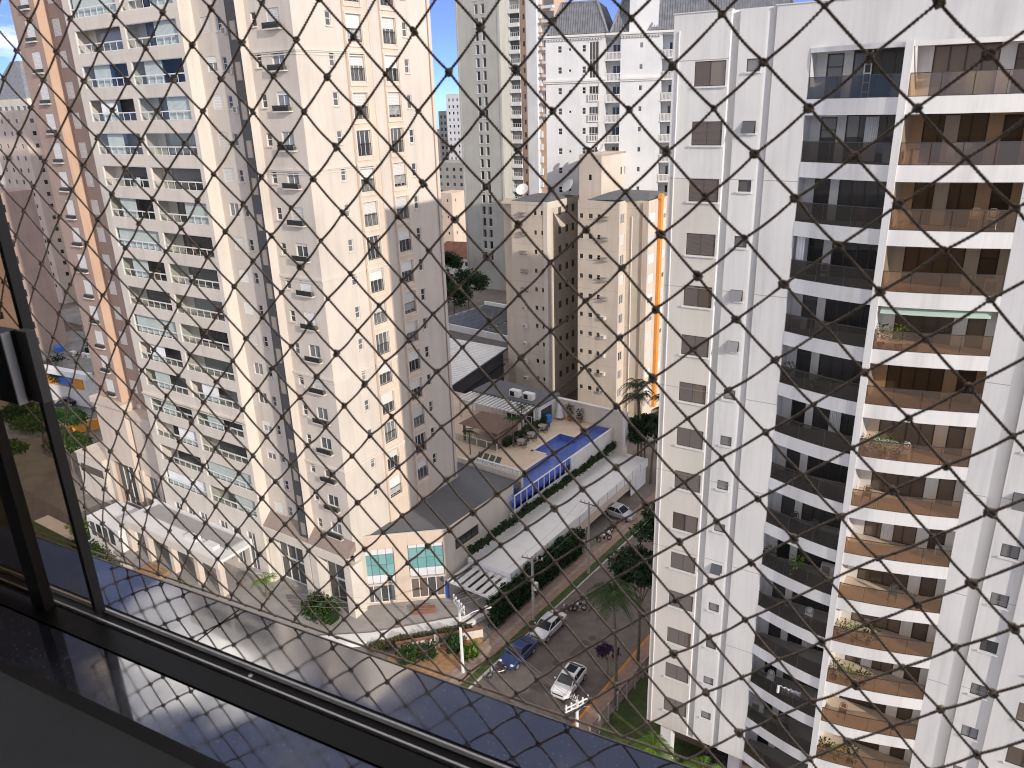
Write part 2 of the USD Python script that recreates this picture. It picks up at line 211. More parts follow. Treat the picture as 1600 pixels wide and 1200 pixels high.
# ------------------------------------------------------------ ground, road, pavements
GZ = -2.0
SF = Fr(-3.2, 54.2, 53.0)                                   # the street: s along it, o from the left kerb to the right
OF = Fr(0, 0, -27.7); OF.n = -OF.n                          # our own window: o outwards
b = MB(); b.quad((-900, -300, GZ - .02), (900, -300, GZ - .02), (900, 1600, GZ - .02), (-900, 1600, GZ - .02)); structure('ground', b, 'ground_mix')
def sheet(name, F, s0, s1, o0, o1, z, m, kind='structure', h=None):
    b = MB()
    if h: b.box(F, s0, s1, o0, o1, z - h, z)
    else: b.quad(F.p(s0, o0, z), F.p(s1, o0, z), F.p(s1, o1, z), F.p(s0, o1, z))
    return structure(name, b, m)
sheet('street', SF, -60, 95, 0, 9.35, GZ - .004, 'asphalt')
sheet('side_street', SF.sub(-6, 0, 90), 4, 120, -9, -1, GZ - .008, 'asphalt')
kb = structure('kerb', MB().box(SF, -40, 95, -.15, -.012, GZ - .02, GZ + .10), 'kerb_stone')
for s in np.arange(-10, 40, 1.0): part(kb, 'kerb_stone', MB().box(SF, s, s + .975, -.16, 0, GZ - .01, GZ + .125), 'kerb_stone')
kerb2 = MB().box(SF, -20, 40, 9.35, 9.6, GZ - .02, GZ + .13); structure('painted_kerb', kerb2, 'kerb_paint')
sheet('grass_verge', SF, -9, 60, -.95, -.16, GZ + .1, 'grass', h=.11)
sw = structure('pavement', MB().box(SF, -9, 60, -2.75, -.95, GZ - .02, GZ + .09), 'paver')
for s in np.arange(-2.9, 30, 1.25):                       # the tinted centre strip of the pavement is laid in slabs
    part(sw, 'slab', MB().box(SF, s, s + 1.22, -2.0, -1.62, GZ + .08, GZ + .1), 'paver_pale')
structure('pavement', MB().box(SF, -20, 60, 9.6, 11.4, GZ - .02, GZ + .11), 'paver')
sheet('lawn', SF, -12, 32, 11.4, 19.0, GZ + .05, 'grass', h=.08)
rng = random.Random(4)
for i, (s, o, w, l) in enumerate(((6.4, 4.6, 1.1, 2.6), (14.0, 3.4, .9, 4.0), (1.0, 4.0, 1.6, 1.2))): structure('road_patch', MB().quad(SF.p(s, o, GZ), SF.p(s + l, o + .08, GZ), SF.p(s + l - .1, o + w, GZ), SF.p(s + .06, o + w - .1, GZ)), 'asphalt_patch')
for i, (s, o) in enumerate(((9.6, 5.2), (4.9, 4.3))):
    p = SF.p(s, o, GZ + .002); single('manhole_cover', MB().lathe([(0, .012), (.34, .012), (.36, .0)], p, 18), 'dark_metal', ('round manhole cover in the road, farther one', 'round manhole cover in the road between silver sedan and white hatchback')[i], 'manhole cover')
# ------------------------------------------------------------ our own building and window
OB = thing('apartment_building', 'dark room and outer wall from which the street is seen, at the lower left corner', 'building', (0, 0, 0))
b = MB(); b.box(OF, -14, 1.9, -12, .478, GZ, CZ - 1.75); b.box(OF, -14, 1.9, .48, .60, GZ, CZ - .76); part(OB, 'lower_storeys', b, 'room_wall')
b = MB(); b.box(OF, -14, 1.9, -12, .60, CZ + 1.25, CZ + 9); part(OB, 'upper_storeys', b, 'room_wall')
b = MB(); b.box(OF, -14, -3.4, -12, .60, CZ - .74, CZ + 1.24); b.box(OF, 1.5, 1.9, -12, .60, CZ - 1.74, CZ + 1.24); b.box(OF, -3.38, 1.48, -5.2, -4.8, CZ - 1.74, CZ + 1.24); part(OB, 'side_wall', b, 'room_wall')
part(OB, 'wall_below_window', MB().box(OF, -3.38, 1.48, .447, .478, CZ - 1.74, CZ - .7305), 'room_wall')
m = m3.Manifold.cube([5.0, .076, .03]).refine_to_length(.5)
WS = thing('window_sill', 'polished black stone window sill mirroring the sky, between net and room', 'window sill', (0, 0, CZ - .7))
part(WS, 'inner_slab', MB().box(OF, -3.38, 1.48, .440, .512, CZ - .73, CZ - .70), 'granite')
for a, c in ((-3.38, -1.995), (-1.992, -.822), (-.819, 1.48)):
    part(WS, 'outer_slab', MB().box(OF, a, c, .583, .664, CZ - .735, CZ - .702), 'granite')
part(WS, 'edge_bead', MB().box(OF, -3.38, 1.48, .664, .667, CZ - .735, CZ - .7035), 'kerb_stone')
TRK = thing('window_track', 'black aluminium sliding window track with two pale ribs lying on the stone sill', 'window track', (0, 0, CZ - .7))
b = MB(); b.box(OF, -3.38, 1.48, .513, .582, CZ - .73, CZ - .703); b.box(OF, -3.38, 1.48, .513, .545, CZ - .703, CZ - .6975); part(TRK, 'channel', b, 'track_black')
for o in (.5525, .5725):
    part(TRK, 'rib', MB().box(OF, -3.38, 1.48, o - .0014, o + .0014, CZ - .703, CZ - .6965), 'rail_grey')
part(TRK, 'screw', MB().lathe([(0, .0012), (.003, .001), (.0035, 0)], OF.p(-.70, .5635, CZ - .703), 8), 'steel')
GP = thing('sliding_window', 'tinted sliding window pane with dark edge profile, at the left edge of the view', 'window', (0, 0, CZ - .7))
part(GP, 'pane', MB().box(OF, -3.3, -1.0055, .560, .566, CZ - .69, CZ + 1.2), 'glass_window')
part(GP, 'edge_profile', MB().box(OF, -1.005, -.997, .556, .570, CZ - .697, CZ + 1.2), 'profile_dark')
GP2 = thing('sliding_window', 'second tinted window pane with a broad dark stile, nearer the room at the far left', 'window', (0, 0, CZ - .7))
part(GP2, 'pane', MB().box(OF, -3.3, -1.1125, .535, .540, CZ - .69, CZ + 1.2), 'glass_window_inner')
part(GP2, 'stile', MB().box(OF, -1.112, -1.080, .530, .545, CZ - .697, CZ + 1.2), 'profile_dark')
lt = part(GP2, 'latch', MB().box(OF, -1.12, -.955, .505, .5255, CZ - .335, CZ - .243), 'latch_black')
part(lt, 'latch_plate', MB().box(OF, -.952, -.930, .520, .532, CZ - .335, CZ - .243), 'latch_grey')
part(lt, 'latch_edge', MB().box(OF, -.9545, -.9515, .503, .514, CZ - .335, CZ - .243), 'steel')

# ------------------------------------------------------------ the safety net outside the window
NETC = np.array([[-0.0829,-0.0114],[-0.016,-0.3485],[-0.0024,0.0079],[0.0182,-0.0055],[-0.0159,0.0053],[0.0047,-0.0023],[0.3716,-0.0055],[-0.0187,0.0089],[0.0049,-0.0254],[-0.0017,0.0136],[0.0004,-0.0027],[0.0189,-0.0041],[-0.0048,0.0139],[0.0014,-0.0129],[-0.0017,0.0051],[0.0043,-0.0057],[-0.0017,0.0038],[-0.0021,-0.0],[-0.0035,-0.0027],[-0.0004,-0.0],[-0.0009,-0.0005]])
def netp(c, r):
    C, R = c / 10, r / 10
    q = sum(np.multiply.outer(C**i * R**j, NETC[k]) for k, (i, j) in enumerate((i, j) for i in range(6) for j in range(6 - i)))
    return q
NET = thing('safety_net', 'brown knotted cord safety net stretched across the whole window opening', 'net', (0, 0, CZ))
nrng = np.random.default_rng(3); K = {}
NO = .664
def knot(c, r):
    if (c, r) not in K:
        q = netp(float(c), float(r)); j = nrng.normal(0, .0006, 3)
        K[c, r] = np.array([q[0] + j[0], NO + .002 + j[2], q[1] + j[1]])
    return K[c, r]
def world(q): return np.array(OF.p(q[0], q[1], CZ + q[2]))
LOW = -.698
inside = lambda q: -2.3 < q[0] < .62 and LOW + .004 < q[2] < .30
for c in range(-34, 12):
    for r in range(-6, 23):
        if (c + r) % 2 == 0: knot(c, r)
def strand(p, q, end=False):                               # one side of a diamond: a two-ply twisted cord, slack to a faint curve
    p, q = world(p), world(q); n = 9; t = np.linspace(0, 1, n)[:, None]; L = np.linalg.norm(q - p)
    mid = p + (q - p) * t; mid[:, 2] -= (np.sin(math.pi * t) * .0009)[:, 0] * (1 + nrng.random())
    mid += np.sin(math.pi * t) * nrng.normal(0, .0005, 3); return mid
def ply(path, ph, r=.00088, n=5):
    d = np.gradient(path, axis=0); d /= np.linalg.norm(d, axis=1, keepdims=True); a = np.cross(d, [.3, .2, .93]); a /= np.linalg.norm(a, axis=1, keepdims=True); c = np.cross(d, a)
    s = np.concatenate([[0], np.cumsum(np.linalg.norm(np.diff(path, axis=0), axis=1))]); g = (ph + s / .0062 * 2 * math.pi)[:, None]
    return path + (np.cos(g) * a + np.sin(g) * c) * .0007
lines = {}
for (c, r), q in K.items():
    for dc in (1, -1):
        e = (c + dc, r + 1)
        if e not in K: continue
        A, B = q, K[e]
        if not (inside(A) or inside(B)): continue
        if A[2] < LOW: continue
        if B[2] < LOW:                                       # the lowest cords end on the sill edge
            t = (LOW - A[2]) / (B[2] - A[2]); B = A + (B - A) * t; B[1] = NO + .004
        lines.setdefault((dc, c - dc * r), []).append((r, A, B))
for key in sorted(lines):
    mb = MB(); segs = sorted(lines[key], key=lambda x: x[0]); pth = []
    for r, A, B in segs:
        m = strand(A, B)
        if pth and np.linalg.norm(pth[-1] - m[0]) < 1e-6: m = m[1:]
        pth += list(m)
    pth = np.array(pth)
    s = np.concatenate([[0], np.cumsum(np.linalg.norm(np.diff(pth, axis=0), axis=1))]); u = np.linspace(0, s[-1], max(8, int(s[-1] / .0016)))
    fine = np.column_stack([np.interp(u, s, pth[:, k]) for k in range(3)])
    for ph in (0, math.pi): mb.tube(ply(fine, ph), .00092, 5)
    part(NET, 'cord', mb, 'net_cord', smooth=70)
def knot_mesh(k):
    g = np.random.default_rng(k); mb = MB()
    for a in range(3):                                       # a lump of three wrapped turns
        t = np.linspace(0, 2 * math.pi, 11); R = .0019 + .0008 * g.random(); ax = g.normal(0, .5, 3) + np.array([[1, .3, .2], [.2, .3, 1], [-.7, .2, .7]][a]); ax /= np.linalg.norm(ax)
        e = np.cross(ax, [.2, .9, .3]); e /= np.linalg.norm(e); f = np.cross(ax, e)
        mb.tube(np.cos(t)[:, None] * e * R + np.sin(t)[:, None] * f * R * 1.15 + g.normal(0, .0006, 3), .00135, 5, cap=False)
    return np.vstack(mb.v), np.vstack(mb.f)
KM = [knot_mesh(k) for k in range(6)]
allk = sorted([(np.linalg.norm(q), k) for k, q in K.items() if inside(q) and q[0] > -2.25])
for i, (d, k) in enumerate(allk[:300]):
    v, f = KM[nrng.integers(6)]; part(NET, 'knot', MB().raw(v * nrng.uniform(.75, 1.25) + world(K[k]), f), 'net_cord', smooth=60)
mb = MB()
for d, k in allk[300:]:
    v, f = KM[nrng.integers(6)]; mb.raw(v + world(K[k]), f)
part(NET, 'knots', mb, 'net_cord', kind='stuff')
e = np.column_stack([np.linspace(-2.4, .8, 400), np.full(400, NO + .005), np.full(400, LOW + .0015)])
part(NET, 'edge_rope', MB().tube([world(x) for x in e], .0016, 6), 'net_cord', smooth=60)
# ------------------------------------------------------------ building blocks for facades
def window(T, F, o, s0, s1, z0, z1, depth=.18, pm='pane_dark', fm='white_metal', t=.05, mull=1, sill=None, name='window', cross=False, curtain=0, shutter=0, sm='shutter_mix'):
    a = o - depth; mb = MB(); ms = [s0 + (s1 - s0) * k / (mull + 1) for k in range(1, mull + 1)]
    mb.frame(F, a, a + .06, s0, s1, z0, z1, t, ms)
    if cross: mb.box(F, s0 + t, s1 - t, a + .005, a + .055, (z0 + z1) / 2 - t / 2, (z0 + z1) / 2 + t / 2)
    w = part(T, name, mb, fm)
    part(w, 'pane', MB().vq(F, s0 + t / 2, s1 - t / 2, a + .02, z0 + t / 2, z1 - t / 2), pm)
    if sill: part(w, 'sill', MB().box(F, s0 - .08, s1 + .08, o + .003, o + .10, z0 - .09, z0 - .003), sill)
    if shutter:
        zb = z1 - (z1 - z0) * shutter; mb = MB(); h = .12
        z = z1 - .03
        while z - h > zb - .01: mb.box(F, s0 + .02, s1 - .02, a + .065, a + .085, z - h + .012, z); z -= h
        part(w, 'shutter', mb, sm)
    return w
def railing(T, F, o, s0, s1, z0, z1, m='dark_metal', step=.14, name='railing', bar=.02):
    mb = MB(); mb.box(F, s0, s1, o, o + .035, z1 - .05, z1); mb.box(F, s0, s1, o, o + .035, z0, z0 + .04)
    n = max(2, int((s1 - s0) / step))
    for k in range(n + 1):
        s = s0 + (s1 - s0 - bar) * k / n; mb.box(F, s, s + bar, o + .006, o + .028, z0 + .04, z1 - .05)
    return part(T, name, mb, m)
def curtain_mesh(F, s0, s1, o, z0, z1, amp=.045, per=.16):
    n = max(4, int((s1 - s0) / (per / 4))); s = np.linspace(s0, s1, n); oo = o + amp * np.sin((s - s0) / per * 2 * math.pi)
    lo = np.array([F.p(a, c, z0) for a, c in zip(s, oo)]); hi = np.array([F.p(a, c, z1) for a, c in zip(s, oo)])
    k = np.arange(n - 1); f = np.vstack([np.column_stack([k, k + 1, k + 1 + n]), np.column_stack([k, k + 1 + n, k + n])])
    return MB().raw(np.vstack([lo, hi]), f)
def joints(T, F, o, s0, s1, zs, h=.025, m='joint'):
    for z in zs: part(T, 'joint_line', MB().box(F, s0, s1, o + .0005, o + .004, z - h / 2, z + h / 2), m)
def cornice(T, F, o, s0, s1, z, m='cream_pale', d=.12, ends=(0, 0), name='cornice'):
    mb = MB(); a, c = s0 - ends[0] * d, s1 + ends[1] * d
    mb.box(F, a, c, o + .002, o + d, z - .08, z + .09); mb.box(F, a, c, o + .002, o + d * .55, z - .19, z - .10); mb.box(F, a, c, o + .002, o + d * .4, z - .38, z - .30)
    return part(T, name, mb, m)

# ------------------------------------------------------------ the tall cream tower on the left
TF = Fr(-15.604, 63.424, -34); TR = TF.sub(0, 0, 90)
TW = thing('apartment_tower', 'tall cream apartment tower with white glazed balconies and dark planters, filling the left half', 'tower', (-20, 70, GZ))
TOPZ = 102.0; rng = random.Random(11)
B = lambda j: 46.85 + 2.97 * j
JS = range(-14, 5)
wall, edge = MB(), MB()
hol = []
for j in JS: hol += [(-4.6, -3.95, B(j) + 1.22, B(j) + 2.25), (-2.72, -1.32, B(j) + 1.2, B(j) + 2.36)]
wall.wall(TF, 0, -5.18, 0, 4.6, TOPZ, hol)
hw = []
for j in JS: hw += [(-10.75, -9.5, B(j) + 1.2, B(j) + 2.36), (-8.75, -8.2, B(j) + 1.22, B(j) + 2.25)]
wall.wall(TF, 0, -11.65, -6.38, 4.6, TOPZ, hw)
hr = []
for j in JS:
    if j == -14: continue
    hr += [(3.45, 4.02, B(j) + 1.2, B(j) + 2.25)]
hr2 = [(12.5, 13.1, B(j) + .78, B(j) + 1.95) for j in JS if j > -14]
hb1 = [(5.45, 7.1, B(j) + .1, B(j) + 2.15) for j in JS if j > -14]; hb2 = [(9.75, 11.35, B(j) + .1, B(j) + 2.15) for j in JS if j > -14]
wall.wall(TR, 0, 0, 5.2, -1.9, TOPZ, hr); wall.wall(TR, 0, 8.0, 9.55, 2, TOPZ); wall.wall(TR, 0, 11.6, 16.5, 2, TOPZ, hr2)
wall.box(TF, -30, -.5, -16.4, -3, TOPZ, TOPZ + .4); wall.quad(TR.p(16.5, 0, 2), TR.p(16.5, -14, 2), TR.p(16.5, -14, TOPZ), TR.p(16.5, 0, TOPZ))
part(TW, 'wall', wall, 'cream')
bay = MB(); bay.wall(TR, .22, 5.2, 8.0, 2, TOPZ, hb1, .3); bay.wall(TR, .16, 9.55, 11.6, 2, TOPZ, hb2, .3)
for s0, s1, o in ((5.2, 8.0, .22), (9.55, 11.6, .16)):
    for s in (s0, s1): bay.quad(TR.p(s, -.1, 2), TR.p(s, o, 2), TR.p(s, o, TOPZ), TR.p(s, -.1, TOPZ))
part(TW, 'bay_wall', bay, 'peach')
# front strip of dark grey with its lit flank, and the projecting balcony block
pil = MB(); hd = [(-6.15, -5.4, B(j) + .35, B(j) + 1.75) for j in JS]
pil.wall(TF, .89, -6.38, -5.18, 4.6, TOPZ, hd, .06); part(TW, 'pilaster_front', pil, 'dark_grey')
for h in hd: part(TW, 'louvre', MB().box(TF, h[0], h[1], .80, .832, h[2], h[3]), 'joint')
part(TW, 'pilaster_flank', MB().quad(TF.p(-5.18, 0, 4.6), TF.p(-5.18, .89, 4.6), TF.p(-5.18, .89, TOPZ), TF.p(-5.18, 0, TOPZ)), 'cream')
BZ = lambda j: 32.48 + 2.962 * j
JB = range(-9, 10); P1 = 1.3; bays = ((-27.48, -20.21), (-19.53, -12.17))
hp = [(a, c, BZ(j), BZ(j) + 1.92, .22) for j in JB for a, c in bays]
for a, c in bays:                                            # tall ground floor windows
    for k in range(3): hp.append((a + .6 + k * 2.25, a + 1.95 + k * 2.25, -.9, 3.7, .22))
blk = MB(); blk.wall(TF, P1, -28.59, -11.65, GZ, TOPZ, hp)
blk.quad(TF.p(-11.65, 0, GZ), TF.p(-11.65, P1, GZ), TF.p(-11.65, P1, TOPZ), TF.p(-11.65, 0, TOPZ)); blk.quad(TF.p(-28.59, -4, GZ), TF.p(-28.59, P1, GZ), TF.p(-28.59, P1, TOPZ), TF.p(-28.59, -4, TOPZ))
part(TW, 'balcony_block', blk, 'cream_pale')
joints(TW, TF, P1, -28.59, -11.65, [BZ(j) - .45 for j in JB], m='stone_base'); joints(TW, TF, 0, -11.6, -6.38, [B(j) for j in JS], m='stone_base'); joints(TW, TF, 0, -5.18, 0, [B(j) + .3 for j in JS], m='stone_base'); joints(TW, TR, 0, 0, 5.2, [B(j) + .3 for j in JS], m='stone_base'); joints(TW, TR, 0, 11.6, 16.5, [B(j) + .3 for j in JS], m='stone_base')
def curtains(T, F, o, s0, s1, z0, z1, rng):
    u = rng.random()
    if u < .25: return
    spans = [(s0 + .1, s1 - .1)] if u > .72 else [(s0 + (s1 - s0) * .52, s1 - .1)] if u > .5 else [(s0 + (s1 - s0) * .2, s0 + (s1 - s0) * .55)]
    for a, c in spans: part(T, 'curtain', curtain_mesh(F, a, c, o, z0, z1), 'curtain')
for j in JB:
    for bi, (a, c) in enumerate(bays):
        z = BZ(j); sh = MB(); ob = P1 - .224; d = .0
        sh.quad(TF.p(a - .3, ob, z - .12), TF.p(c + .3, ob, z - .12), TF.p(c + .3, d, z - .12), TF.p(a - .3, d, z - .12)); sh.quad(TF.p(a - .3, d, z - .12), TF.p(c + .3, d, z - .12), TF.p(c + .3, d, z + 2.25), TF.p(a - .3, d, z + 2.25))
        sh.quad(TF.p(a - .3, ob, z + 2.25), TF.p(c + .3, ob, z + 2.25), TF.p(c + .3, d, z + 2.25), TF.p(a - .3, d, z + 2.25))
        for s in (a - .3, c + .3): sh.quad(TF.p(s, ob, z - .12), TF.p(s, d, z - .12), TF.p(s, d, z + 2.25), TF.p(s, ob, z + 2.25))
        bl = part(TW, 'balcony', sh, 'balcony_inner')
        part(bl, 'sliding_door', MB().vq(TF, a + 1.2, c - 1.5, d + .03, z - .1, z + 2.05), rng.choice(['pane_grey', 'pane_grey', 'pane_dark']))
        mb = MB(); mb.box(TF, a, c, P1 - .13, P1 - .04, z + .68, z + .78); mb.box(TF, a, c, P1 - .11, P1 - .06, z + .01, z + .05); mb.box(TF, a, c, P1 - .11, P1 - .06, z + 1.87, z + 1.918)
        for s in (a + .003, c - .063): mb.box(TF, s, s + .06, P1 - .12, P1 - .05, z + .05, z + 1.87)
        part(bl, 'rail', mb, 'white_metal')
        n = 7; w = (c - a - .12) / n
        for k in range(1, n): part(bl, 'post', MB().box(TF, a + .06 + k * w - .018, a + .06 + k * w + .018, P1 - .105, P1 - .065, z + .05, z + .68), 'white_metal')
        for k in range(n): part(bl, 'glass_panel', MB().vq(TF, a + .09 + k * w, a + .03 + (k + 1) * w, P1 - .085, z + .06, z + .655), 'glass_clear')
        if rng.random() < .7:
            for k in range(4): part(bl, 'upper_pane', MB().vq(TF, a + .07 + k * (c - a - .12) / 4, a + .05 + (k + 1) * (c - a - .12) / 4, P1 - .088, z + .81, z + 1.865), 'glass_clear')
        curtains(bl, TF, P1 - .32, a, c, z + .03, z + 1.9, rng)
        if rng.random() < .45:                                # a planter or chair shape behind the glass
            s = a + .5 + rng.random() * 5.5; mb = MB(); mb.box(TF, s, s + .5, .4, .85, z - .1, z + .38); mb.box(TF, s, s + .5, .36, .42, z + .38, z + .8); part(bl, 'chair', mb, rng.choice(['wood_brown', 'white_plastic', 'wicker']))
for a, c in bays:
    for k in range(3): window(TW, TF, P1, a + .6 + k * 2.25, a + 1.95 + k * 2.25, -.9, 3.7, .2, 'pane_grey', t=.07, mull=1, name='tall_window')
for j in JS:
    z = B(j)
    if rng.random() < .8: window(TW, TF, 0, -2.72, -1.32, z + 1.2, z + 2.36, .16, 'pane_grey', mull=1, shutter=rng.choice([0, 0, .0, .3]))
    else: window(TW, TF, 0, -2.72, -1.32, z + 1.2, z + 2.36, .16, 'pane_dark', mull=1, shutter=1)
    window(TW, TF, 0, -4.6, -3.95, z + 1.22, z + 2.25, .16, mull=0, cross=True, sill='cream_pale')
    pt = part(TW, 'planter_tray', MB().box(TF, -2.98, -1.06, .004, .42, z + .84, z + .93), 'cream_pale')
    railing(pt, TF, .38, -2.95, -1.1, z + .93, z + 1.36, 'black_rail', .055, 'planter_grille', .028)
    part(pt, 'planter_box', MB().box(TF, -2.9, -1.15, .05, .34, z + .935, z + 1.22), 'wicker')
    window(TW, TF, 0, -10.75, -9.5, z + 1.2, z + 2.36, .14, 'pane_grey', mull=1, shutter=rng.choice([0, 1, 1, .5]))
    window(TW, TF, 0, -8.75, -8.2, z + 1.22, z + 2.25, .14, mull=0, cross=True, sill='cream_pale')
    if rng.random() < .3:
        ac = part(TW, 'air_conditioner', MB().box(TF, -8.0, -7.35, .003, .32, z + .9, z + 1.4), 'ac_white'); part(ac, 'fan_grille', MB().box(TF, -7.9, -7.5, .321, .326, z + .95, z + 1.35), 'joint')
    if j == -14: continue
    window(TW, TR, 0, 3.45, 4.02, z + 1.2, z + 2.25, .14, 'pane_grey', mull=0, cross=True, sill='cream_pale')
    for (a, c), o in (((5.45, 7.1), .22), ((9.75, 11.35), .16)):
        window(TW, TR, o, a, c, z + .1, z + 2.15, .22, rng.choice(['pane_dark', 'pane_grey']), mull=2, shutter=rng.choice([.45, .5, .5, .55, .42, 0, .9]))
        railing(TW, TR, o - .03, a + .03, c - .03, z + .12, z + 1.1, 'black_rail', .15)
        mb = MB(); mb.frame(TR, o + .003, o + .09, a - .2, c + .2, z - .28, z + 2.3, .13); part(TW, 'surround', mb, 'cream_pale')
    window(TW, TR, 0, 12.5, 13.1, z + .78, z + 1.95, .14, mull=0, cross=True, sill='cream_pale')
for z in (49.22, 40.31, 31.4, 22.5, 13.6, 58.1):
    cornice(TW, TF, 0, -5.15, 0, z, ends=(0, 1)); cornice(TW, TR, 0, .003, 5.16, z); cornice(TW, TR, .22, 5.2, 8.0, z, ends=(.5, .5)); 
cornice(TW, TF, P1, -28.59, -11.65, 16.6, ends=(0, 1), d=.2)
for s in (8.12, 15.95): part(TW, 'drain_pipe', MB().tube([TR.p(s, .07, 6), TR.p(s, .07, TOPZ)], .06, 6), 'pipe_brown')
up = MB()
for j in range(10, 23):
    for a, c in bays: up.box(TF, a, c, P1 + .01, P1 + .03, BZ(j), BZ(j) + 1.9)
for j in range(5, 18):
    for F, a, c, z0, z1, o in ((TF, -10.75, -9.5, 1.2, 2.36, .01), (TF, -2.72, -1.32, 1.2, 2.36, .01), (TR, 5.45, 7.1, .1, 2.1, .23), (TR, 9.75, 11.35, .1, 2.1, .17)): up.box(F, a, c, o, o + .02, B(j) + z0, B(j) + z1)
part(TW, 'upper_openings', up, 'pane_dark', kind='stuff')
# the brown wing beyond
bw = MB(); hb = [(-40.1, -38.5, 46.6 + 2.97 * j, 48.2 + 2.97 * j) for j in range(-12, 5)]; hb2_ = [(-37.2, -35.7, 46.6 + 2.97 * j, 48.2 + 2.97 * j) for j in range(-14, 5)]
BO = -.81
bw.wall(TF, BO, -42.3, -37.49, 8, 72, hb, .15); bw.wall(TF, -2.0, -37.49, -28.6, GZ, 72, hb2_, .15); bw.quad(TF.p(-42.3, -10, GZ), TF.p(-42.3, BO, GZ), TF.p(-42.3, BO, 72), TF.p(-42.3, -10, 72))
part(TW, 'brown_wall', bw, 'brown_tile')
ow = MB().quad(TF.p(-37.49, -2.0, 8), TF.p(-37.49, BO, 8), TF.p(-37.49, BO, 72), TF.p(-37.49, -2.0, 72)); part(TW, 'orange_flank', ow, 'orange_tile')  # wing tile with the sunlight put into a lighter, more orange colour
for j in range(-14, 5):
    z = 46.6 + 2.97 * j
    if j > -13:
        window(TW, TF, BO, -40.1, -38.5, z, z + 1.6, .13, 'pane_grey', mull=1, shutter=1, sm='shutter_white')
        pt = part(TW, 'planter_tray', MB().box(TF, -40.2, -38.4, BO + .004, BO + .34, z - .5, z - .38), 'cream_pale'); part(pt, 'planter_box', MB().box(TF, -40.1, -38.5, BO + .03, BO + .3, z - .375, z - .05), 'black_rail')
    window(TW, TF, -2.0, -37.2, -35.7, z, z + 1.6, .13, 'pane_grey', mull=1, shutter=1, sm='shutter_white')
# stone-coloured feet of the brown wing
sb = MB(); sb.box(TF, -43.0, -36.9, -4, -.35, 4.5, 12.2); sb.box(TF, -36.0, -31.9, -4, -.6, 4.0, 11.4); sb.box(TF, -43.3, -36.6, -4, -.05, 12.2, 12.9); sb.box(TF, -36.3, -31.6, -4, -.3, 11.4, 12.0)
for s0, s1 in ((-43, -42.4), (-37.5, -36.9), (-36, -35.5), (-32.4, -31.9)): sb.box(TF, s0, s1, -2, -.36, GZ, 4.5)
part(TW, 'stone_foot', sb, 'stone_base')
for s0, s1 in ((-42.4, -37.5), (-35.5, -32.4)):
    g = MB().frame(TF, -1.2, -1.1, s0, s1, GZ + .3, 4.45, .09, [s0 + (s1 - s0) * k / 4 for k in (1, 2, 3)]); w = part(TW, 'glazed_front', g, 'white_metal'); part(w, 'pane', MB().vq(TF, s0, s1, -1.17, GZ + .3, 4.45), 'pane_dark')
# eaves and glazed ground floor under the planter walls
for s0, s1 in ((-12.3, -5.35), (-5.2, .35)):
    e = MB(); e.hexa([TF.p(s0, 0.004, 5.35), TF.p(s1, 0.004, 5.35), TF.p(s1, 1.15, 4.95), TF.p(s0, 1.15, 4.95), TF.p(s0, .004, 6.25), TF.p(s1, .004, 6.25), TF.p(s1, 1.15, 5.1), TF.p(s0, 1.15, 5.1)])
    ev = part(TW, 'eave', e, 'brown_eave')
    f = MB(); f.box(TF, s0 - .06, s1 + .06, .98, 1.25, 4.62, 5.05); f.box(TF, s0 - .02, s1 + .02, .9, 1.12, 3.95, 4.6); part(ev, 'fascia', f, 'cream_pale')
    part(TW, 'pier', MB().box(TF, s0, s0 + .9, -.6, 1.0, GZ, 3.95), 'cream_pale'); part(TW, 'pier', MB().box(TF, s1 - .9, s1, -.6, 1.0, GZ, 3.95), 'cream_pale')
    a, c = s0 + .95, s1 - .95; n = 4 if s0 < -10 else 3
    g = MB().frame(TF, -.35, -.22, a, c, GZ + .3, 3.95, .11, [a + (c - a) * k / n for k in range(1, n)]); g.box(TF, a, c, -.36, -.2, .9, 1.12)
    w = part(TW, 'shopfront', g, 'white_metal'); part(w, 'pane', MB().vq(TF, a, c, -.3, GZ + .3, 3.95), 'pane_dark')
    part(TW, 'plinth', MB().box(TF, s0 + .9, s1 - .9, -.5, .2, GZ, GZ + .3), 'concrete')
# entrance canopy
ec = thing('entrance_canopy', 'long white flat entrance canopy on columns at the foot of the cream tower', 'canopy', (*TF.p(-22, 4, 0)[:2], GZ))
m = MB(); m.box(TF, -30.6, -13.6, 1.35, 5.6, 2.2, 2.55); m.box(TF, -30.6, -13.6, 1.35, 1.6, 2.55, 3.0); part(ec, 'roof_slab', m, 'terrace_white')
part(ec, 'upper_slab', MB().box(TF, -29.5, -14.6, 1.7, 3.6, 2.552, 2.75), 'concrete'); part(ec, 'edge_beam', MB().box(TF, -30.7, -13.5, 5.602, 5.75, 1.75, 2.6), 'cream_pale')
for s in (-30.2, -26.6, -22.2, -17.8, -14.1): part(ec, 'column', MB().box(TF, s - .3, s + .3, 4.9, 5.5, GZ, 2.2), 'stone_base')
for s in (-20.6, -17.5): 
    part(ec, 'roof_light', MB().box(TF, s, s + 1.7, 3.7, 4.5, 2.56, 2.9), 'terrace_white')
part(ec, 'brick_step', MB().box(TF, -26, -22.5, 5.9, 8.5, GZ, GZ + .55), 'soil')
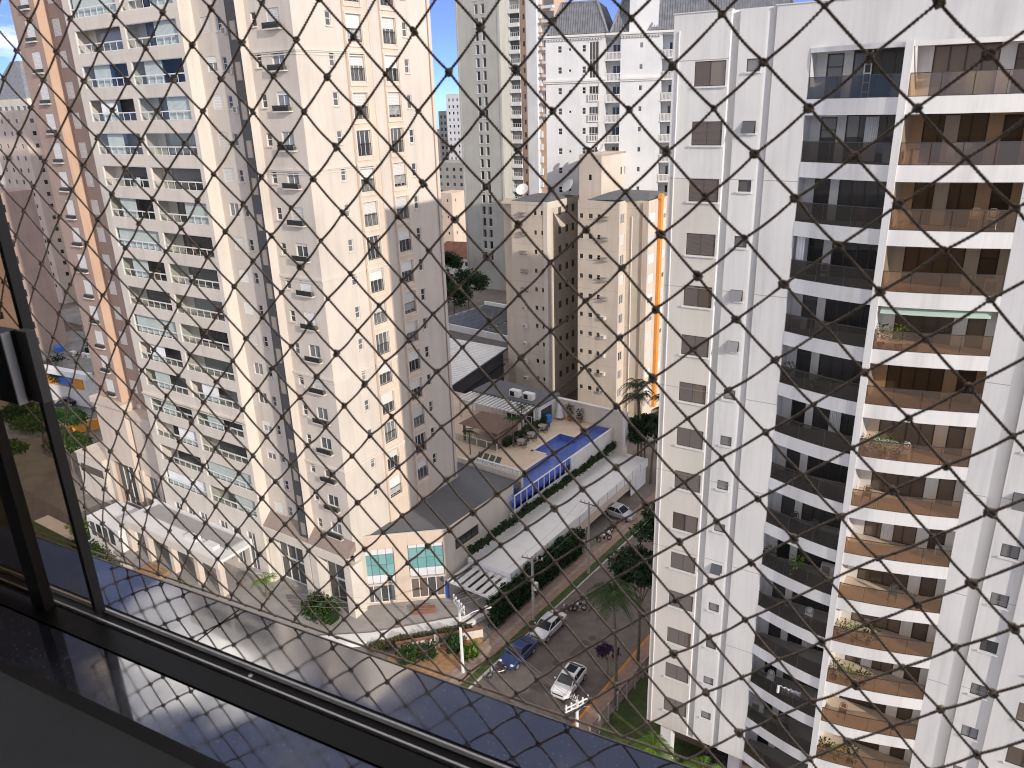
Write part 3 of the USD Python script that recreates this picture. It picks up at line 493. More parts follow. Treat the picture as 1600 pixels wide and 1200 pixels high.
# ------------------------------------------------------------ the white building on the right with bowed balconies
RF = Fr(10, 43.1, -33)
RB = thing('apartment_building', 'white apartment building with bowed balconies and tinted glass railings, filling the right side', 'building', (18, 40, GZ))
PF_ = 2.945; RZ0, RZ1 = 2.7, 48.95; rng = random.Random(21)
w = MB(); hl = [(.02, 1.68, 45.44 - PF_ * k, 46.65 - PF_ * k) for k in range(15)]
w.wall(RF, 0, -1.2, 1.8, 40.77, RZ1, hl, .16); part(RB, 'beige_wall', MB().wall(RF, 0, -1.2, 1.8, RZ0, 40.77, hl, .16), 'wing_beige')
w.quad(RF.p(-1.2, -36, RZ0), RF.p(-1.2, 0, RZ0), RF.p(-1.2, 0, RZ1), RF.p(-1.2, -36, RZ1)); w.quad(RF.p(1.8, 0, RZ0), RF.p(1.83, -.14, RZ0), RF.p(1.83, -.14, RZ1), RF.p(1.8, 0, RZ1)); w.quad(RF.p(1.83, -.14, RZ0), RF.p(2.25, -.42, RZ0), RF.p(2.25, -.42, RZ1), RF.p(1.83, -.14, RZ1)); w.quad(RF.p(2.25, -.42, RZ0), RF.p(2.25, 0, RZ0), RF.p(2.25, 0, RZ1), RF.p(2.25, -.42, RZ1))
hs = [(2.72, 3.4, 46.05 - PF_ * k, 46.65 - PF_ * k) for k in range(15)]; hs2 = [(17.5, 18.3, 45.9 - PF_ * k, 46.65 - PF_ * k) for k in range(15)]
w.wall(RF, 0, 2.25, 3.5, RZ0, RZ1, hs, .14); w.wall(RF, -.45, 16.45, 17.05, RZ0, RZ1); w.wall(RF, -.2, 17.05, 18.65, RZ0, RZ1, hs2, .14)
rd = [(3.5 + .62 * math.sin(t), -.62 * (1 - math.cos(t))) for t in np.linspace(0, 1.35, 10)] + [(4.05, -.9)]
cw = MB()
for p_, q_ in zip(rd[:-1], rd[1:]): cw.quad(RF.p(*p_, RZ0), RF.p(*q_, RZ0), RF.p(*q_, RZ1), RF.p(*p_, RZ1))
part(RB, 'rounded_wall', cw, 'white_wall', smooth=60)
w.quad(RF.p(4.05, -.9, RZ0), RF.p(4.05, .1, RZ0), RF.p(4.05, .1, RZ1), RF.p(4.05, -.9, RZ1)); w.quad(RF.p(16.45, .1, RZ0), RF.p(16.45, -.45, RZ0), RF.p(16.45, -.45, RZ1), RF.p(16.45, .1, RZ1))
w.wall(RF, .1, 4.05, 5.8, RZ0, 46.97); w.wall(RF, .1, 15.4, 16.45, RZ0, 46.97); w.wall(RF, .1, 4.05, 16.45, 46.97, RZ1)
w.quad(RF.p(5.8, .1, RZ0), RF.p(5.8, -1.3, RZ0), RF.p(5.8, -1.3, 46.97), RF.p(5.8, .1, 46.97)); w.quad(RF.p(15.4, .1, RZ0), RF.p(15.4, -1.3, RZ0), RF.p(15.4, -1.3, 46.97), RF.p(15.4, .1, 46.97))
w.quad(RF.p(5.8, .1, 46.97), RF.p(15.4, .1, 46.97), RF.p(15.4, -1.3, 46.97), RF.p(5.8, -1.3, 46.97))
hr = [(19.75, 21.4, 45.3 - PF_ * k, 46.5 - PF_ * k) for k in range(15)]
w.wall(RF, 0, 18.65, 24, RZ0, RZ1, hr, .16); w.quad(RF.p(18.65, -.2, RZ0), RF.p(18.65, 0, RZ0), RF.p(18.65, 0, RZ1), RF.p(18.65, -.2, RZ1))
w.quad(RF.p(24, 0, RZ0), RF.p(24, -36, RZ0), RF.p(24, -36, RZ1), RF.p(24, 0, RZ1)); w.quad(RF.p(-1.2, -36, RZ0), RF.p(24, -36, RZ0), RF.p(24, -36, RZ1), RF.p(-1.2, -36, RZ1))
w.quad(RF.p(-1.2, 0, RZ0), RF.p(24, .1, RZ0), RF.p(24, -36, RZ0), RF.p(-1.2, -36, RZ0)); w.quad(RF.p(-1.2, -.3, RZ1 - .3), RF.p(24, -.95, RZ1 - .3), RF.p(24, -36, RZ1 - .3), RF.p(-1.2, -36, RZ1 - .3))
part(RB, 'wall', w, 'white_wall')
joints(RB, RF, 0, -1.2, 1.8, (46.71, 40.77, 34.74, 28.6, 22.9, 17.42), .03); joints(RB, RF, 0, 2.26, 3.5, (40.77, 34.74, 28.6, 22.9, 17.42), .03); joints(RB, RF, .1, 4.06, 5.78, (40.77, 34.74, 28.6, 22.9, 17.42, 11.5), .03); joints(RB, RF, .1, 15.45, 16.44, (40.3, 31.6, 25.6, 19.7, 13.8), .03); joints(RB, RF, -.2, 17.06, 18.64, (40.3, 31.6, 25.6, 19.7, 13.8), .03)
part(RB, 'corner_pipe', MB().tube([RF.p(-.86, .05, RZ0), RF.p(-.86, .05, RZ1 - .8)], .035, 6), 'pipe_white')
part(RB, 'cap', MB().box(RF, -1.25, 1.85, -.3, .05, RZ1, RZ1 + .05).box(RF, 4.0, 16.5, -.3, .15, RZ1, RZ1 + .05), 'white_wall')
for k in range(15):
    z0, z1 = 45.44 - PF_ * k, 46.65 - PF_ * k
    o = .02 if k in (0, 4, 10) else None
    wd = window(RB, RF, 0, .02, 1.68, z0, z1, .1, 'pane_brown', 'bronze_frame', .035, 1, 'white_wall')
    a, c = {0: (.05, .84), 4: (.05, .84), 6: (.05, .95), 9: (.86, 1.65), 12: (.05, 1.2)}.get(k, (.05, 1.65))
    mb = MB(); z = z0 + .05
    while z < z1 - .06: mb.hexa([RF.p(a, -.075, z), RF.p(c, -.075, z), RF.p(c, -.035, z), RF.p(a, -.035, z), RF.p(a, -.07, z + .035), RF.p(c, -.07, z + .035), RF.p(c, -.055, z + .035), RF.p(a, -.055, z + .035)]); z += .045
    part(wd, 'shutter', mb, 'shutter_brown')
    for (s0, s1, oo, za, zb, tilt) in ((2.72, 3.4, 0, 46.05 - PF_ * k, 46.65 - PF_ * k, k in (1, 4, 5, 10)), (17.5, 18.3, -.2, 45.9 - PF_ * k, 46.65 - PF_ * k, k in (7,))):
        wd = window(RB, RF, oo, s0, s1, za, zb, .1, 'pane_grey', 'bronze_frame', .035, 0 if s0 < 5 else 1, 'white_wall', name='small_window')
        if tilt: part(wd, 'open_sash', MB().hexa([RF.p(s0 + .02, .28, za + .02), RF.p(s1 - .02, .28, za + .02), RF.p(s1 - .02, .3, za + .02), RF.p(s0 + .02, .3, za + .02), RF.p(s0 + .02, oo, zb - .02), RF.p(s1 - .02, oo, zb - .02), RF.p(s1 - .02, oo + .02, zb - .02), RF.p(s0 + .02, oo + .02, zb - .02)]), 'pane_grey')
    if k > 6: 
        wd = window(RB, RF, 0, 19.75, 21.4, 45.3 - PF_ * k, 46.5 - PF_ * k, .1, 'pane_brown', 'bronze_frame', .035, 1, 'white_wall')
def bow(s): 
    u = (s - 10.2) / (4.4 if s < 10.2 else 5.2); return .1 + 1.2 * (1 - abs(u) ** 1.5)
def bowed(a, c, d0, d1, z0, z1, n=14):                       # a strip that follows the bowed balcony edge, d0..d1 in from the edge
    mb = MB(); S = np.linspace(a, c, n + 1)
    for p, q in zip(S[:-1], S[1:]):
        mb.hexa([RF.p(p, bow(p) - d1, z0), RF.p(q, bow(q) - d1, z0), RF.p(q, bow(q) - d0, z0), RF.p(p, bow(p) - d0, z0), RF.p(p, bow(p) - d1, z1), RF.p(q, bow(q) - d1, z1), RF.p(q, bow(q) - d0, z1), RF.p(p, bow(p) - d0, z1)])
    return mb
part(RB, 'fin', MB().box(RF, 10.05, 10.38, -1.3, 1.42, RZ0, 46.97), 'white_wall')
part(RB, 'top_beam', bowed(5.8, 15.4, -.03, .2, 46.75, 46.968), 'white_wall')
def plant(T, p, h, r, n, m, seed, name='plant'):
    g = np.random.default_rng(seed); mb = MB()
    for k in range(n):
        a = g.random() * 2 * math.pi; e = np.array([math.cos(a), math.sin(a), 0]); q = np.array(p) + [0, 0, h * (.15 + .85 * g.random())] + e * r * g.random() ** .6 + g.normal(0, .02, 3)
        L = (.10 + .16 * g.random()) * max(.7, h); u = e * L + [0, 0, L * g.uniform(-.5, .8)]; s = np.array([-e[1], e[0], 0]) * L * .22
        mb.quad(q, q + u * .5 + s, q + u, q + u * .5 - s)
    return part(T, name, mb, m)
for k in range(15):
    zt = 44.67 - PF_ * k; zb = 43.93 - PF_ * k
    for side, (a, c) in enumerate(((5.8, 10.05), (10.38, 15.4))):
        b = bowed(a, c, 0, .13, zb, zt, 10); b2 = MB(); S = np.linspace(a, c, 9)
        for p, q in zip(S[:-1], S[1:]): b.hexa([RF.p(p, -1.28, zt - .27), RF.p(q, -1.28, zt - .27), RF.p(q, bow(q) - .13, zt - .27), RF.p(p, bow(p) - .13, zt - .27), RF.p(p, -1.28, zt - .1), RF.p(q, -1.28, zt - .1), RF.p(q, bow(q) - .13, zt - .1), RF.p(p, bow(p) - .13, zt - .1)])
        bl = part(RB, 'balcony', b, 'white_wall')
        floor = MB()
        for p, q in zip(S[:-1], S[1:]): floor.quad(RF.p(p, -1.28, zt - .085), RF.p(q, -1.28, zt - .085), RF.p(q, bow(q) - .15, zt - .085), RF.p(p, bow(p) - .15, zt - .085))
        part(bl, 'floor_tiles', floor, 'sunlit_inner' if side else 'concrete')  # right-hand floors carry the sunlight in a lighter, warmer colour
        gm = 'glass_smoke' if side == 0 else 'glass_bronze'
        N = 3 if side == 0 else 4
        for i in range(N):
            p, q = a + (c - a) * i / N + .02, a + (c - a) * (i + 1) / N - .02
            part(bl, 'glass_panel', bowed(p, q, .035, .043, zt + .03, zt + .96, 4), gm)
        r = bowed(a + .01, c - .01, .025, .055, zt + .962, zt + 1.0, 10).mesh(trimesh.Trimesh(*(lambda m: (np.vstack(m.v), np.vstack(m.f)))(bowed(a + .01, c - .01, .03, .05, zt + .002, zt + .03, 10)), process=False)); 
        for i in range(N + 1):
            p = a + .02 + (c - a - .06) * i / N; r.box(RF, p, p + .02, bow(p) - .058, bow(p) - .02, zt, zt + .96)
        part(bl, 'rail', r, 'dark_metal')
        zf = zt - .08; H = 2.14
        bk = MB(); door = (6.3, 7.08) if side == 0 else (14.2, 15.0); big = (7.5, 9.95) if side == 0 else (10.95, 13.6)
        bk.wall(RF, -1.3, a - (.0), c, zf, zf + 2.72, [(*door, zf, zf + H, .1), (*big, zf, zf + H + .1, .12)])
        part(bl, 'back_wall', bk, 'white_wall' if side == 0 else ('white_wall' if rng.random() < .6 else 'sunlit_inner'))
        d = MB().frame(RF, -1.39, -1.34, *door, zf, zf + H, .06); d.box(RF, door[0], door[1], -1.39, -1.34, zf + 1.5, zf + 1.55); dd = part(bl, 'door', d, 'bronze_frame'); part(dd, 'pane', MB().vq(RF, door[0] + .03, door[1] - .03, -1.375, zf + .02, zf + H), 'pane_dark' if side == 0 else 'pane_brown')
        ms = [big[0] + (big[1] - big[0]) * t / 4 for t in (1, 2, 3)]
        d = MB().frame(RF, -1.40, -1.35, *big, zf, zf + H + .1, .06, ms); dd = part(bl, 'sliding_door', d, 'bronze_frame'); part(dd, 'pane', MB().vq(RF, big[0] + .03, big[1] - .03, -1.38, zf + .02, zf + H + .08), 'pane_dark' if side == 0 else 'pane_brown')
        if side == 1 and k in (1, 2, 8, 11) or (side == 0 and k in (1, 6, 11)): part(bl, 'curtain', curtain_mesh(RF, big[0] + .9, big[0] + 1.5, -1.28, zf + .05, zf + H, .02, .1), 'curtain')
        if side == 0 and k == 3: part(bl, 'curtain', curtain_mesh(RF, 5.95, 6.35, -.2, zf + .9, zf + 2.3, .03, .12), 'curtain')
        if side == 1 and k in (1, 2, 3, 5): part(bl, 'insect_screen', bowed(a + .02, c - .02, .08, .083, zt + .02, zt + 2.15, 8), 'screen_mesh')
        if side == 1 and k == 4:
            aw = MB()
            for t in range(8):
                p, q = 10.5 + t * .58, 10.5 + (t + 1) * .58
                aw.hexa([RF.p(p, bow(p) - .1, zt + 1.83), RF.p(q, bow(q) - .1, zt + 1.83), RF.p(q, bow(q) - .08, zt + 1.83), RF.p(p, bow(p) - .08, zt + 1.83), RF.p(p, bow(p) - .5, zt + 2.15), RF.p(q, bow(q) - .5, zt + 2.15), RF.p(q, bow(q) - .48, zt + 2.16), RF.p(p, bow(p) - .48, zt + 2.16)])
            part(bl, 'awning', aw, 'green_awning')
        g = np.random.default_rng(k * 2 + side + 50)
        if (side == 1 and k in (4, 6, 10, 11, 13, 14)) or (side == 0 and k in (5, 9)):
            n = 3 if side else 2
            for t in range(n):
                s = (10.7 + t * .75 if side else 6.2 + t * 1.7); pp = RF.p(s, bow(s) - .45, zf)
                pt = MB().lathe([(.0, 0), (.12, 0), (.17, .3), (.14, .3), (.13, .24), (0, .24)], pp, 10)
                lab = thing('potted_plant', ['leafy', 'bushy', 'spreading'][t] + ' potted plant on the %s balcony %s, %s' % (('right', 'left')[side == 0], {4: 'under the green awning', 6: 'behind the white chairs', 10: 'of the eleventh row', 11: 'of the twelfth row', 13: 'of the fourteenth row', 14: 'of the lowest row', 5: 'of the sixth row', 9: 'of the tenth row'}[k], ('pillar side' if side else 'outer end', 'middle', 'door side')[t]), 'plant', pp)
                part(lab, 'pot', pt, 'pot')
                plant(lab, (pp[0], pp[1], pp[2] + .25), .75 + .3 * g.random(), .38, 120, ['leaf_green', 'leaf_bright', 'leaf_green'][t] , k * 9 + t, 'foliage')
                if k == 13 and t < 2: 
                    fl = MB(); 
                    for x in range(26): q = np.array(pp) + [*(g.normal(0, .2, 2)), .55 + .5 * g.random()]; e = g.normal(0, .05, (2, 3)); fl.quad(q, q + e[0], q + e[0] + e[1], q + e[1])
                    part(lab, 'flowers', fl, 'flower')
ROW = 'top second third fourth fifth sixth seventh eighth ninth tenth eleventh twelfth thirteenth fourteenth lowest'.split()
EXTRA = [(0, 8, 7.3, 'wicker'), (0, 8, 8.5, 'wicker'), (0, 12, 6.9, 'white_plastic'), (1, 7, 11.0, 'wood_brown'), (1, 9, 13.0, 'wicker'), (1, 12, 11.4, 'wood_brown'), (0, 2, 8.9, 'wood_brown'), (0, 3, 7.4, 'wicker'), (1, 0, 12.2, 'wicker'), (0, 13, 8.2, 'wicker'), (1, 14, 13.2, 'wicker'), (0, 10, 8.8, 'white_plastic')]
# ground-floor void with its columns
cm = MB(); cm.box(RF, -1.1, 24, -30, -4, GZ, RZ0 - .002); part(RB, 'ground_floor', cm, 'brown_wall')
for s in (0, 5, 10.2, 16, 21): part(RB, 'column', MB().box(RF, s - .4, s + .4, -1.6, -.8, GZ, RZ0 - .002), 'white_wall')
b = MB()
for s in (8.05, 8.35): b.box(RF, s, s + .05, -1.15, -1.09, 44.6, 46.8)
for z in np.arange(.3, 2.2, .42): b.box(RF, 8.05, 8.4, -1.15, -1.1, 44.6 + z, 44.65 + z)
single('ladder', b, 'white_metal', 'white ladder leaning upright on the topmost left balcony of the white building', 'ladder')
def chair_at(s, o, z, name, label, m, group=None, rz=0):
    F = RF; t = thing(name, label, 'chair', F.p(s, o, z), group); b = MB(); b.box(F, s - .22, s + .22, o - .22, o + .22, z + .42, z + .46); part(t, 'seat', b, m)
    part(t, 'backrest', MB().tube([F.p(s - .2, o - .2 * 1, z + .46), F.p(s - .2, o - .24, z + .75), F.p(s - .1, o - .26, z + .86), F.p(s + .1, o - .26, z + .86), F.p(s + .2, o - .24, z + .75), F.p(s + .2, o - .2, z + .46)], .022, 6).box(F, s - .13, s + .13, o - .25, o - .23, z + .5, z + .8), m)
    for a in (-.2, .2):
        for c in (-.2, .2): part(t, 'leg', MB().tube([F.p(s + a, o + c, z), F.p(s + a * .9, o + c * .9, z + .43)], .02, 6), m)
zf = 44.59 - PF_ * 6
for i, s in enumerate((11.0, 12.5)): chair_at(s, .35, zf, 'patio_chair', 'white patio chair on the right balcony of the seventh row, ' + ('nearer the pillar', 'nearer the door')[i], 'white_plastic')
tb = thing('patio_table', 'round white patio table between two white chairs on the balcony', 'table', RF.p(11.75, .4, zf)); part(tb, 'tabletop', MB().lathe([(0, .74), (.5, .74), (.5, .70), (0, .70)], RF.p(11.75, .4, zf), 16), 'white_plastic'); part(tb, 'leg', MB().lathe([(.28, 0), (.05, .06), (.05, .7)], RF.p(11.75, .4, zf), 10), 'white_plastic')
zf = 44.59 - PF_ * 2
for i, s in enumerate((13.75, 14.45)): chair_at(s, .1, zf + .2, 'bar_stool', 'white bar stool on the right balcony of the third row, ' + ('left', 'right') [i] + ' of the pair', 'white_plastic')
chair_at(10.95, .55, zf, 'armchair', 'cream armchair by the pillar on the right balcony of the third row', 'terrace_white')
zf = 44.59 - PF_; b = MB().box(RF, 10.7, 11.6, -.2, .5, zf + .7, zf + .74); t = thing('wooden_table', 'small wooden table by the pillar on the right balcony of the second row', 'table', RF.p(11.1, .1, zf)); part(t, 'tabletop', b, 'wood_brown')
for a in (10.75, 11.52):
    for c in (-.15, .42): part(t, 'leg', MB().box(RF, a, a + .05, c, c + .05, zf, zf + .7), 'wood_brown')
zf = 44.59 - PF_ * 12
b = curtain_mesh(RF, 7.6, 9.0, .78, zf + .55, zf + 1.15, .06, .3); single('laundry', b, 'curtain', 'pale laundry hung over the left balcony railing, thirteenth row from the top', 'laundry')

for side, k, s, m in EXTRA:
    chair_at(s, bow(s) - .95, 44.59 - PF_ * k, 'balcony_chair', {'wicker': 'dark wicker', 'wood_brown': 'brown wooden', 'white_plastic': 'white'}[m] + ' chair on the %s balcony, %s row' % (('left', 'right')[side], ROW[k]) + (', nearer the pillar' if (side, k, s) == (0, 8, 8.5) else ', nearer the door' if (side, k) == (0, 8) else ''), m)
for side, k, s in ((0, 4, 6.3), (0, 9, 9.4), (1, 8, 15.0), (1, 3, 15.0), (0, 13, 6.2)):
    z = 44.59 - PF_ * k; t = thing('air_conditioner', 'pale air-conditioner unit standing on the %s balcony, %s row' % (('left', 'right')[side], ROW[k]), 'air conditioner', RF.p(s, -.9, z)); part(t, 'case', MB().box(RF, s - .4, s + .4, -1.2, -.85, z, z + .6), 'ac_white'); part(t, 'fan_grille', MB().box(RF, s - .33, s + .12, -.848, -.835, z + .06, z + .54), 'joint')
# ------------------------------------------------------------ the beige block behind the pool
MF = Fr(5.0, 117.3, -34); rng = random.Random(31)
MB_ = thing('apartment_block', 'beige apartment block with small windows and an orange fin, behind the pool deck', 'building', (8, 118, GZ))
rows = [29.42 - 2.95 * k for k in range(10)]
w = MB()
h1 = [(a, c, z - .66, z) for z in rows for a, c in ((-1.08, -.62), (.15, .78))]
w.wall(MF, 0, -5.2, 1.2, GZ, 30.7, h1, .15); w.wall(MF, -.6, -7.0, -5.2, GZ, 31.0)
NR = MF.sub(1.2, 0, 90); h2 = [(s, s + 1.0, z - 1.0, z + .15) for z in rows for s in (3.4, 5.6, 7.6)]
w.wall(NR, 0, 0, 11, GZ, 30.7, h2, .18)
h3 = [(a, c, z - .66, z) for z in rows for a, c in ((6.82, 7.36), (8.28, 8.92), (9.7, 10.2))]
w.wall(MF, 0, 6.5, 13.17, GZ, 31.3, h3, .15)
MR = MF.sub(13.17, 0, 90); h4 = [(.4, 1.7, z - 1.3, z + .1) for z in rows]; w.wall(MR, 0, 0, 2.34, GZ, 31.3, h4, .15)
w.wall(MF, -2.34, 13.17, 16.58, GZ, 31.3)
MR2 = MF.sub(16.58, -2.34, 90); h5 = [(a, c, z - 1.3, z + .05) for z in rows for a, c in ((.45, 2.5), (4.7, 6.4))]; w.wall(MR2, 0, 0, 14, GZ, 31.3, h5, .15)
w.box(MF, -7.0, 1.2, -12, -.02, 30.2, 30.55); w.box(MF, 6.5, 16.5, -14, -2.4, 30.6, 30.9); w.wall(MF, -9.5, 1.2, 6.5, GZ, 30.5)
w.wall(MF, -5, 3.97, 7.7, 30, 37.3, [(5.6, 6.1, 33.6, 34.4)], .15); TRr = MF.sub(7.7, -5, 90); w.wall(TRr, 0, 0, 10, 30, 37.3, [(6.4, 6.95, 33.9, 35.0), (7.7, 8.25, 33.9, 35.0)], .15); w.box(MF, 3.97, 7.7, -15, -5.02, 37.0, 37.28)
part(MB_, 'wall', w, 'beige_wall')
b = MB(); b.quad(MF.p(-5.2, -.6, GZ), MF.p(-5.2, 0, GZ), MF.p(-5.2, 0, 30.7), MF.p(-5.2, -.6, 30.7)); b.box(MF, .55, 1.26, -1.2, .06, GZ, 30.72); b.box(NR, 0, 11, .02, .1, 29.7, 30.72); part(MB_, 'pale_frame', b, 'cream_pale')  # sunlit return and parapet edge, the light put in as paler strips
b = MB(); b.hexa([MF.p(-5.3, -.2, 30.72), MF.p(1.3, -.2, 30.72), MF.p(1.3, -9, 30.72), MF.p(-5.3, -9, 30.72), MF.p(-4, -3, 31.25), MF.p(.2, -3, 31.25), MF.p(.2, -6, 31.25), MF.p(-4, -6, 31.25)]); b.hexa([MF.p(7.8, -.2, 31.32), MF.p(16.3, -2.6, 31.32), MF.p(16.3, -12, 31.32), MF.p(7.8, -12, 31.32), MF.p(9, -5, 31.95), MF.p(15, -6, 31.95), MF.p(15, -9, 31.95), MF.p(9, -9, 31.95)]); part(MB_, 'roof', b, 'grey_roof')
joints(MB_, MF, 0, -5.2, .5, [z + .75 for z in rows[::2]]); joints(MB_, MF, 0, 6.5, 13.1, [z + .75 for z in rows[::2]]); joints(MB_, MF, -2.34, 13.2, 16.5, [z + .75 for z in rows[::2]])
for a, c, z0, z1 in h1 + h3: 
    window(MB_, MF, 0, a, c, z0, z1, .12, 'pane_dark', 'bronze_frame', .04, 0, 'pale' and 'cream_pale', name='small_window')
for s, e, z0, z1 in h2: window(MB_, NR, 0, s, e, z0, z1, .16, 'pane_brown', 'bronze_frame', .05, 1)
for s, e, z0, z1 in h4: window(MB_, MR, 0, s, e, z0, z1, .12, 'pane_grey', 'white_metal', .05, 1, shutter=rng.choice([0, 1]))
for s, e, z0, z1 in h5: window(MB_, MR2, 0, s, e, z0, z1, .12, 'pane_grey', 'white_metal', .05, 1, shutter=rng.choice([1, 1, .5]))
window(MB_, MF, -5, 5.6, 6.1, 33.6, 34.4, .12, 'pane_dark', 'bronze_frame', .04, 0); window(MB_, TRr, 0, 6.4, 6.95, 33.9, 35.0, .12, 'pane_grey', 'bronze_frame', .04, 0); window(MB_, TRr, 0, 7.7, 8.25, 33.9, 35.0, .12, 'pane_grey', 'bronze_frame', .04, 0)
for i, z in enumerate(rows):
    for s, dz in ((-3.6, -.35), (10.3, -.25)):
        if rng.random() < .85:
            if i < 5: part(MB_, 'sun_shade', MB().box(MF, s, s + 1.25, .003, .55, z + dz - .02, z + dz + .06).box(MF, s, s + 1.25, .003, .5, z + dz - .5, z + dz - .43), 'concrete')
            else:
                ac = part(MB_, 'air_conditioner', MB().box(MF, s + .2, s + .95, .003, .4, z + dz - .5, z + dz + .02), 'ac_white'); part(ac, 'fan_grille', MB().box(MF, s + .28, s + .7, .402, .41, z + dz - .44, z + dz - .04), 'joint')
part(MB_, 'rain_pipe', MB().tube([MF.p(15.75, -2.26, GZ), MF.p(15.75, -2.26, 31)], .11, 6), 'pipe_brown'); part(MB_, 'rain_pipe', MB().tube([MF.p(14.1, -2.27, GZ), MF.p(14.1, -2.27, 29)], .07, 6), 'pipe_white')
fin = MB(); fin.box(MR2, 3.35, 4.15, .03, .5, -1, 31.2); t = np.linspace(0, math.pi, 13)
pr = [(3.75 + .62 * math.cos(a), 31.2 + .75 * math.sin(a)) for a in t]
for (a, z), (c, y) in zip(pr[:-1], pr[1:]): fin.hexa([MR2.p(a, .0, 31.2), MR2.p(c, .0, 31.2), MR2.p(c, .52, 31.2), MR2.p(a, .52, 31.2), MR2.p(a, .0, z + .001), MR2.p(c, .0, y + .001), MR2.p(c, .52, y + .001), MR2.p(a, .52, z + .001)])
part(MB_, 'orange_fin', fin, 'orange_paint')
def dish(p, lab, r=.75, az=0):
    t = thing('satellite_dish', lab, 'satellite dish', p); b = MB(); c = math.cos(az), math.sin(az)
    pts = [(r * k / 5, .32 * r * (k / 5) ** 2) for k in range(6)]; q = MB().lathe(pts, (0, 0, 0), 16); v = np.vstack(q.v); R = np.array([[c[0], -c[1], 0], [c[1], c[0], 0], [0, 0, 1]]); tl = .9; X = np.array([[math.cos(tl), 0, math.sin(tl)], [0, 1, 0], [-math.sin(tl), 0, math.cos(tl)]])
    part(t, 'reflector', MB().raw((v @ X.T) @ R.T + np.array(p) + [0, 0, r + .25], np.vstack(q.f)), 'dish_white'); part(t, 'mast', MB().tube([np.array(p), np.array(p) + [0, 0, r + .3]], .05, 6), 'steel')
dish(MF.p(-4.9, -3, 30.72), 'white satellite dish at the left end of the beige block roof', 1.0, -2.0); dish(MF.p(0.3, -8.4, 30.72), 'satellite dish near the middle of the beige block roof, its rim dark', 1.15, -2.6)
dish(MF.p(5.0, -7, 37.28), 'small dish on top of the beige lift tower, left one', .5, -2.0); dish(MF.p(6.3, -7.5, 37.28), 'small dish on top of the beige lift tower, right one', .55, -2.4)

# ------------------------------------------------------------ white building with the slate mansard
CF = Fr(8.8, 126.5, -15); rng = random.Random(41)
CB = thing('apartment_building', 'white classical apartment building with balustrades under a dark mansard roof, behind the beige block', 'building', (14, 130, GZ))
rows = [52.6 - 2.95 * k for k in range(11)]
w = MB(); hc = []
for i, z in enumerate(rows):
    hc += [(-.3, .3, z - .95, z), (3.45, 4.0, z - .95, z), (1.35, 1.75, z - .75, z - .35)]
    if i > 1: hc.append((4.5, 5.9, z - 1.9, z + .1))
hc.append((4.55, 5.85, 47.95, 53.0))
w.wall(CF, 0, -2.2, 6.9, GZ, 54.0, hc, .2); w.wall(CF, 0, 9.2, 15.3, GZ, 54.0, [(12.0, 12.5, z - .75, z) for z in rows], .15); w.wall(CF, -2.2, 6.9, 9.2, GZ, 54); w.wall(CF, -2.2, 15.3, 17.4, GZ, 54); w.wall(CF, 0, 17.4, 46, GZ, 54)
for s in (6.9, 9.2, 15.3, 17.4): w.quad(CF.p(s, -2.2, GZ), CF.p(s, 0, GZ), CF.p(s, 0, 54), CF.p(s, -2.2, 54))
w.quad(CF.p(-2.2, -16, GZ), CF.p(-2.2, 0, GZ), CF.p(-2.2, 0, 54), CF.p(-2.2, -16, 54)); w.quad(CF.p(46, 0, GZ), CF.p(46, -16, GZ), CF.p(46, -16, 54), CF.p(46, 0, 54)); w.box(CF, -2.2, 46, -16, -.1, 53.5, 54.0)
part(CB, 'wall', w, 'cool_white')
for z, d in ((47.7, .35), (53.9, .6)):
    b = MB(); b.box(CF, -2.2 - d, 6.9 + d * .3, .003, d, z - .15, z + .15); b.box(CF, 9.2, 15.3, .003, d, z - .15, z + .15); b.box(CF, 17.4, 24, .003, d, z - .15, z + .15); b.box(CF, -2.2 - d * .6, 6.9, .003, d * .6, z - .38, z - .16); b.box(CF, 9.2, 15.3, .003, d * .6, z - .38, z - .16)
    if z > 50: b.box(CF, 6.9, 9.2, -1.5, d, z - .15, z + .15); b.box(CF, 15.3, 17.4, -1.5, d, z - .15, z + .15)
    part(CB, 'cornice', b, 'terrace_white')
b = MB(); 
for s in np.arange(-2.0, 15.2, .42):
    if not 6.7 < s < 9.2: b.box(CF, s, s + .2, .003, .28, 53.3, 53.5)
part(CB, 'dentils', b, 'terrace_white')
b = MB(); b.box(CF, 6.0, 6.92, .003, .12, GZ, 53.5); part(CB, 'corner_pilaster', b, 'terrace_white')
for (a, c, z0, z1) in hc:
    window(CB, CF, 0, a, c, z0, z1, .15, 'pane_dark', 'white_metal', .05, 0 if c - a < 1 else 2, cross=c - a > .5)
for z in rows:
    window(CB, CF, 0, 12.0, 12.5, z - .75, z, .12, 'pane_grey', 'white_metal', .05, 0, name='small_window')
    for a, c in ((6.9, 9.2), (15.3, 17.4)):
        sl = part(CB, 'balcony', MB().box(CF, a, c, -2.15, .18, z - 2.35, z - 2.15), 'cool_white'); mb = MB(); mb.box(CF, a, c, -.02, .12, z - 1.25, z - 1.13)
        for s in np.arange(a + .06, c - .05, .2): mb.box(CF, s, s + .1, 0, .1, z - 2.148, z - 1.25)
        part(sl, 'balustrade', mb, 'terrace_white'); window(CB, CF, -2.02, a + .9, c - .2, z - 1.5, z, .12, 'pane_dark', 'white_metal', .07, 1); 
for z in rows[2:]:
    b = MB().box(CF, 4.35, 6.05, .003, .25, z - 2.1, z - 1.95).box(CF, 4.35, 6.05, .16, .25, z - 1.15, z - 1.05)
    for s in np.arange(4.4, 6.0, .25): b.box(CF, s, s + .12, .16, .25, z - 1.95, z - 1.15)
    part(CB, 'balustrade', b, 'terrace_white')
